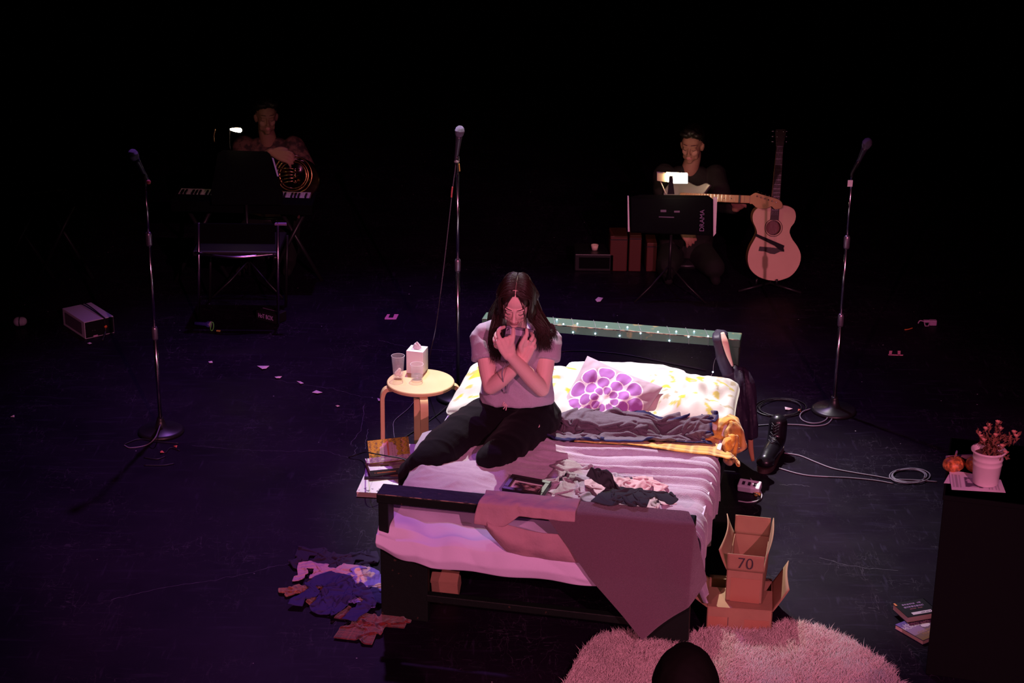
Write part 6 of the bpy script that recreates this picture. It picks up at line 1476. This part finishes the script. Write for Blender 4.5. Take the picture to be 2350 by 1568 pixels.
for k, (tx, ty) in enumerate(tips):
    tip = aty(tx, ty, pc2.y + rp_.uniform(-.06, .06)); b0 = pc2 + Vector((rp_.uniform(-.03, .03), rp_.uniform(-.03, .03), .125)); mid = (b0 + tip) / 2 + Vector((rp_.uniform(-.015, .015), rp_.uniform(-.015, .015), .02)); P = cr(np.array([b0, mid, tip]), 6); mbs.tube(P, .0014, 5)
    for q in range(11):
        p = Vector(P[rp_.randrange(4, len(P))]) + Vector((rp_.uniform(-.012, .012), rp_.uniform(-.012, .012), rp_.uniform(-.012, .012))); R_ = Euler((rp_.uniform(0, 6), rp_.uniform(0, 6), rp_.uniform(0, 6))).to_matrix(); L_ = rp_.uniform(.013, .026)
        v = [p + R_ @ Vector(c) * L_ for c in ((0, 0, 0), (.5, .32, .15), (1, .1, -.1), (1.2, 0, .1), (.5, -.32, .12))]; mbl.add(v, [(0, 1, 2), (0, 2, 3), (0, 3, 4)])
    for q in range(9):
        a = q * 2.4; R_ = Euler((.9, 0, a)).to_matrix(); v = [tip + R_ @ Vector(c) * .016 for c in ((0, 0, 0), (.45, .8, .2), (0, 1.3, .0), (-.45, .8, .2))]; mbf.add(v, [(0, 1, 2, 3)])
mbs.obj('stems', stm, pr2, True); tag(mbl.obj('leaves', lfm, pr2), kind='stuff'); tag(mbf.obj('flower_heads', flm, pr2), kind='stuff')
pkm = mat('pumpkin_skin', (.75, .22, .06), .45, noise=(60, (.25, .08, .03), .1))
def pumpkin(c, R_, h, label, tilt=(0, 0, 0)):
    V = []; F = []; n, m_ = 60, 24
    for j in range(m_ + 1):
        ph = -PI / 2 + PI * j / m_
        for i in range(n):
            a = 2 * PI * i / n; rb_ = 1 - .07 * abs(math.sin(a * 5)) ** .5 * 0 + .06 * abs(math.cos(a * 5)) ** .7 - .06
            r_ = R_ * math.cos(ph) ** .8 * rb_; V.append(Vector(c) + Euler(tilt).to_matrix() @ Vector((r_ * math.cos(a), r_ * math.sin(a), h / 2 * math.sin(ph) * (1 - .25 * math.cos(ph) ** 6 * 0) )) + Vector((0, 0, h / 2)))
    for j in range(m_):
        for i in range(n): l = (i + 1) % n; F.append((j * n + i, j * n + l, (j + 1) * n + l, (j + 1) * n + i))
    r = root('pumpkin', c, label, 'pumpkin'); mk('rind', V, F, pkm, r, True)
    t0 = Vector(c) + Vector((0, 0, h)); MB().tube([t0 - Vector((0, 0, .006)), t0 + Vector((.002, 0, .008)), t0 + Vector((.008, 0, .018))], [.006, .004, .003], 8).obj('stem', stm, r, True)
pumpkin(ap(2187, 1080), .046, .058, 'small orange pumpkin left of the flower pot', (0, -.2, 0)); pumpkin(ap(2236, 1082), .040, .062, 'small orange pumpkin half hidden behind the flower pot')
mb = MB(); mb.limb([ap(2193, 1052, .04), aty(2196, 1036, ap(2193, 1052, .04).y)], [.007, .004]); tag(mb.obj('crystal', mat('violet_stone', (.35, .22, .45), .3), None, True), 'thin violet pointed stone standing behind the orange pumpkin', 'stone')
mb = MB(); mb.tube([ap(2172, 1052, .012), ap(2235, 1048, .012)], .011, 14); tag(mb.obj('paper_roll', mat('rolled_pink_paper', (.50, .28, .38), .7), None, True), 'rolled pinkish paper lying behind the pumpkin and the pot', 'paper roll')

# ================================================================== AUDIENCE MEMBER IN THE FOREGROUND
AYc = 3.9; ah = aty(1572, 1580, AYc); ah.z = aty(1570, 1482, AYc).z - .128
ar = root('person', (ah.x, AYc, 0), 'audience member seen from behind as a black head silhouette at the bottom edge', 'person')
AM = Matrix.Translation(ah) @ Euler((0, 0, PI)).to_matrix().to_4x4(); mb = MB(); head_shapes(mb, AM @ Matrix.Scale(.90, 4))
nb = ah + Vector((0, -.03, -.22)); mb.limb([ah + Vector((0, -.03, -.06)), nb], [.055, .06], n=14); mb.loft([(nb, .10, .07), (nb + Vector((0, 0, -.2)), .12, .08)]); blob('body', mb, skin, ar, .007, 4, face_colors(AM))
blkh = mat('silhouette_hair', (.003, .002, .002), .8, spec=.1); mb = MB(); mb.ell(ah + Vector((0, -.015, .012)), (.086, .108, .116)); mb.ell(ah + Vector((0, -.03, -.07)), (.102, .09, .12)); mb.ell(ah + Vector((0, .0, .045)), (.058, .09, .080)); blob('hair', mb, blkh, ar, .007, 4, folds=lambda V: .003 * vnoise(V * 40, 1, 2))
mb = MB(); mb.loft([(Vector((ah.x, AYc - .08, .42)), .19, .15), (Vector((ah.x, AYc - .06, .62)), .18, .13), (nb + Vector((0, -.01, -.16)), .21, .12), (nb + Vector((0, 0, -.08)), .17, .09), (nb, .08, .07)], n=28)
for s in (1, -1): mb.limb([nb + Vector((s * .18, 0, -.13)), nb + Vector((s * .22, .06, -.36)), nb + Vector((s * .14, .26, -.42))], [.065, .055, .04])
blob('jumper', mb, bt_, ar, .012, 4); mb = MB()
for s in (1, -1): mb.limb([(ah.x + s * .09, AYc - .06, .42), (ah.x + s * .12, AYc + .36, .44)], [.10, .075]); mb.limb([(ah.x + s * .12, AYc + .36, .44), (ah.x + s * .12, AYc + .34, .06)], [.07, .05])
blob('trousers', mb, bt_, ar, .014, 3)
sr = root('seat', (ah.x, AYc - .08, 0), 'audience seat under the silhouetted person', 'seat'); MB().box((ah.x - .22, AYc - .32, .27), (ah.x + .22, AYc + .12, .32), None, .01).obj('cushion', dk, sr); MB().box((ah.x - .18, AYc - .28, 0), (ah.x + .18, AYc + .08, .27), None, .01).obj('pedestal', dk, sr)
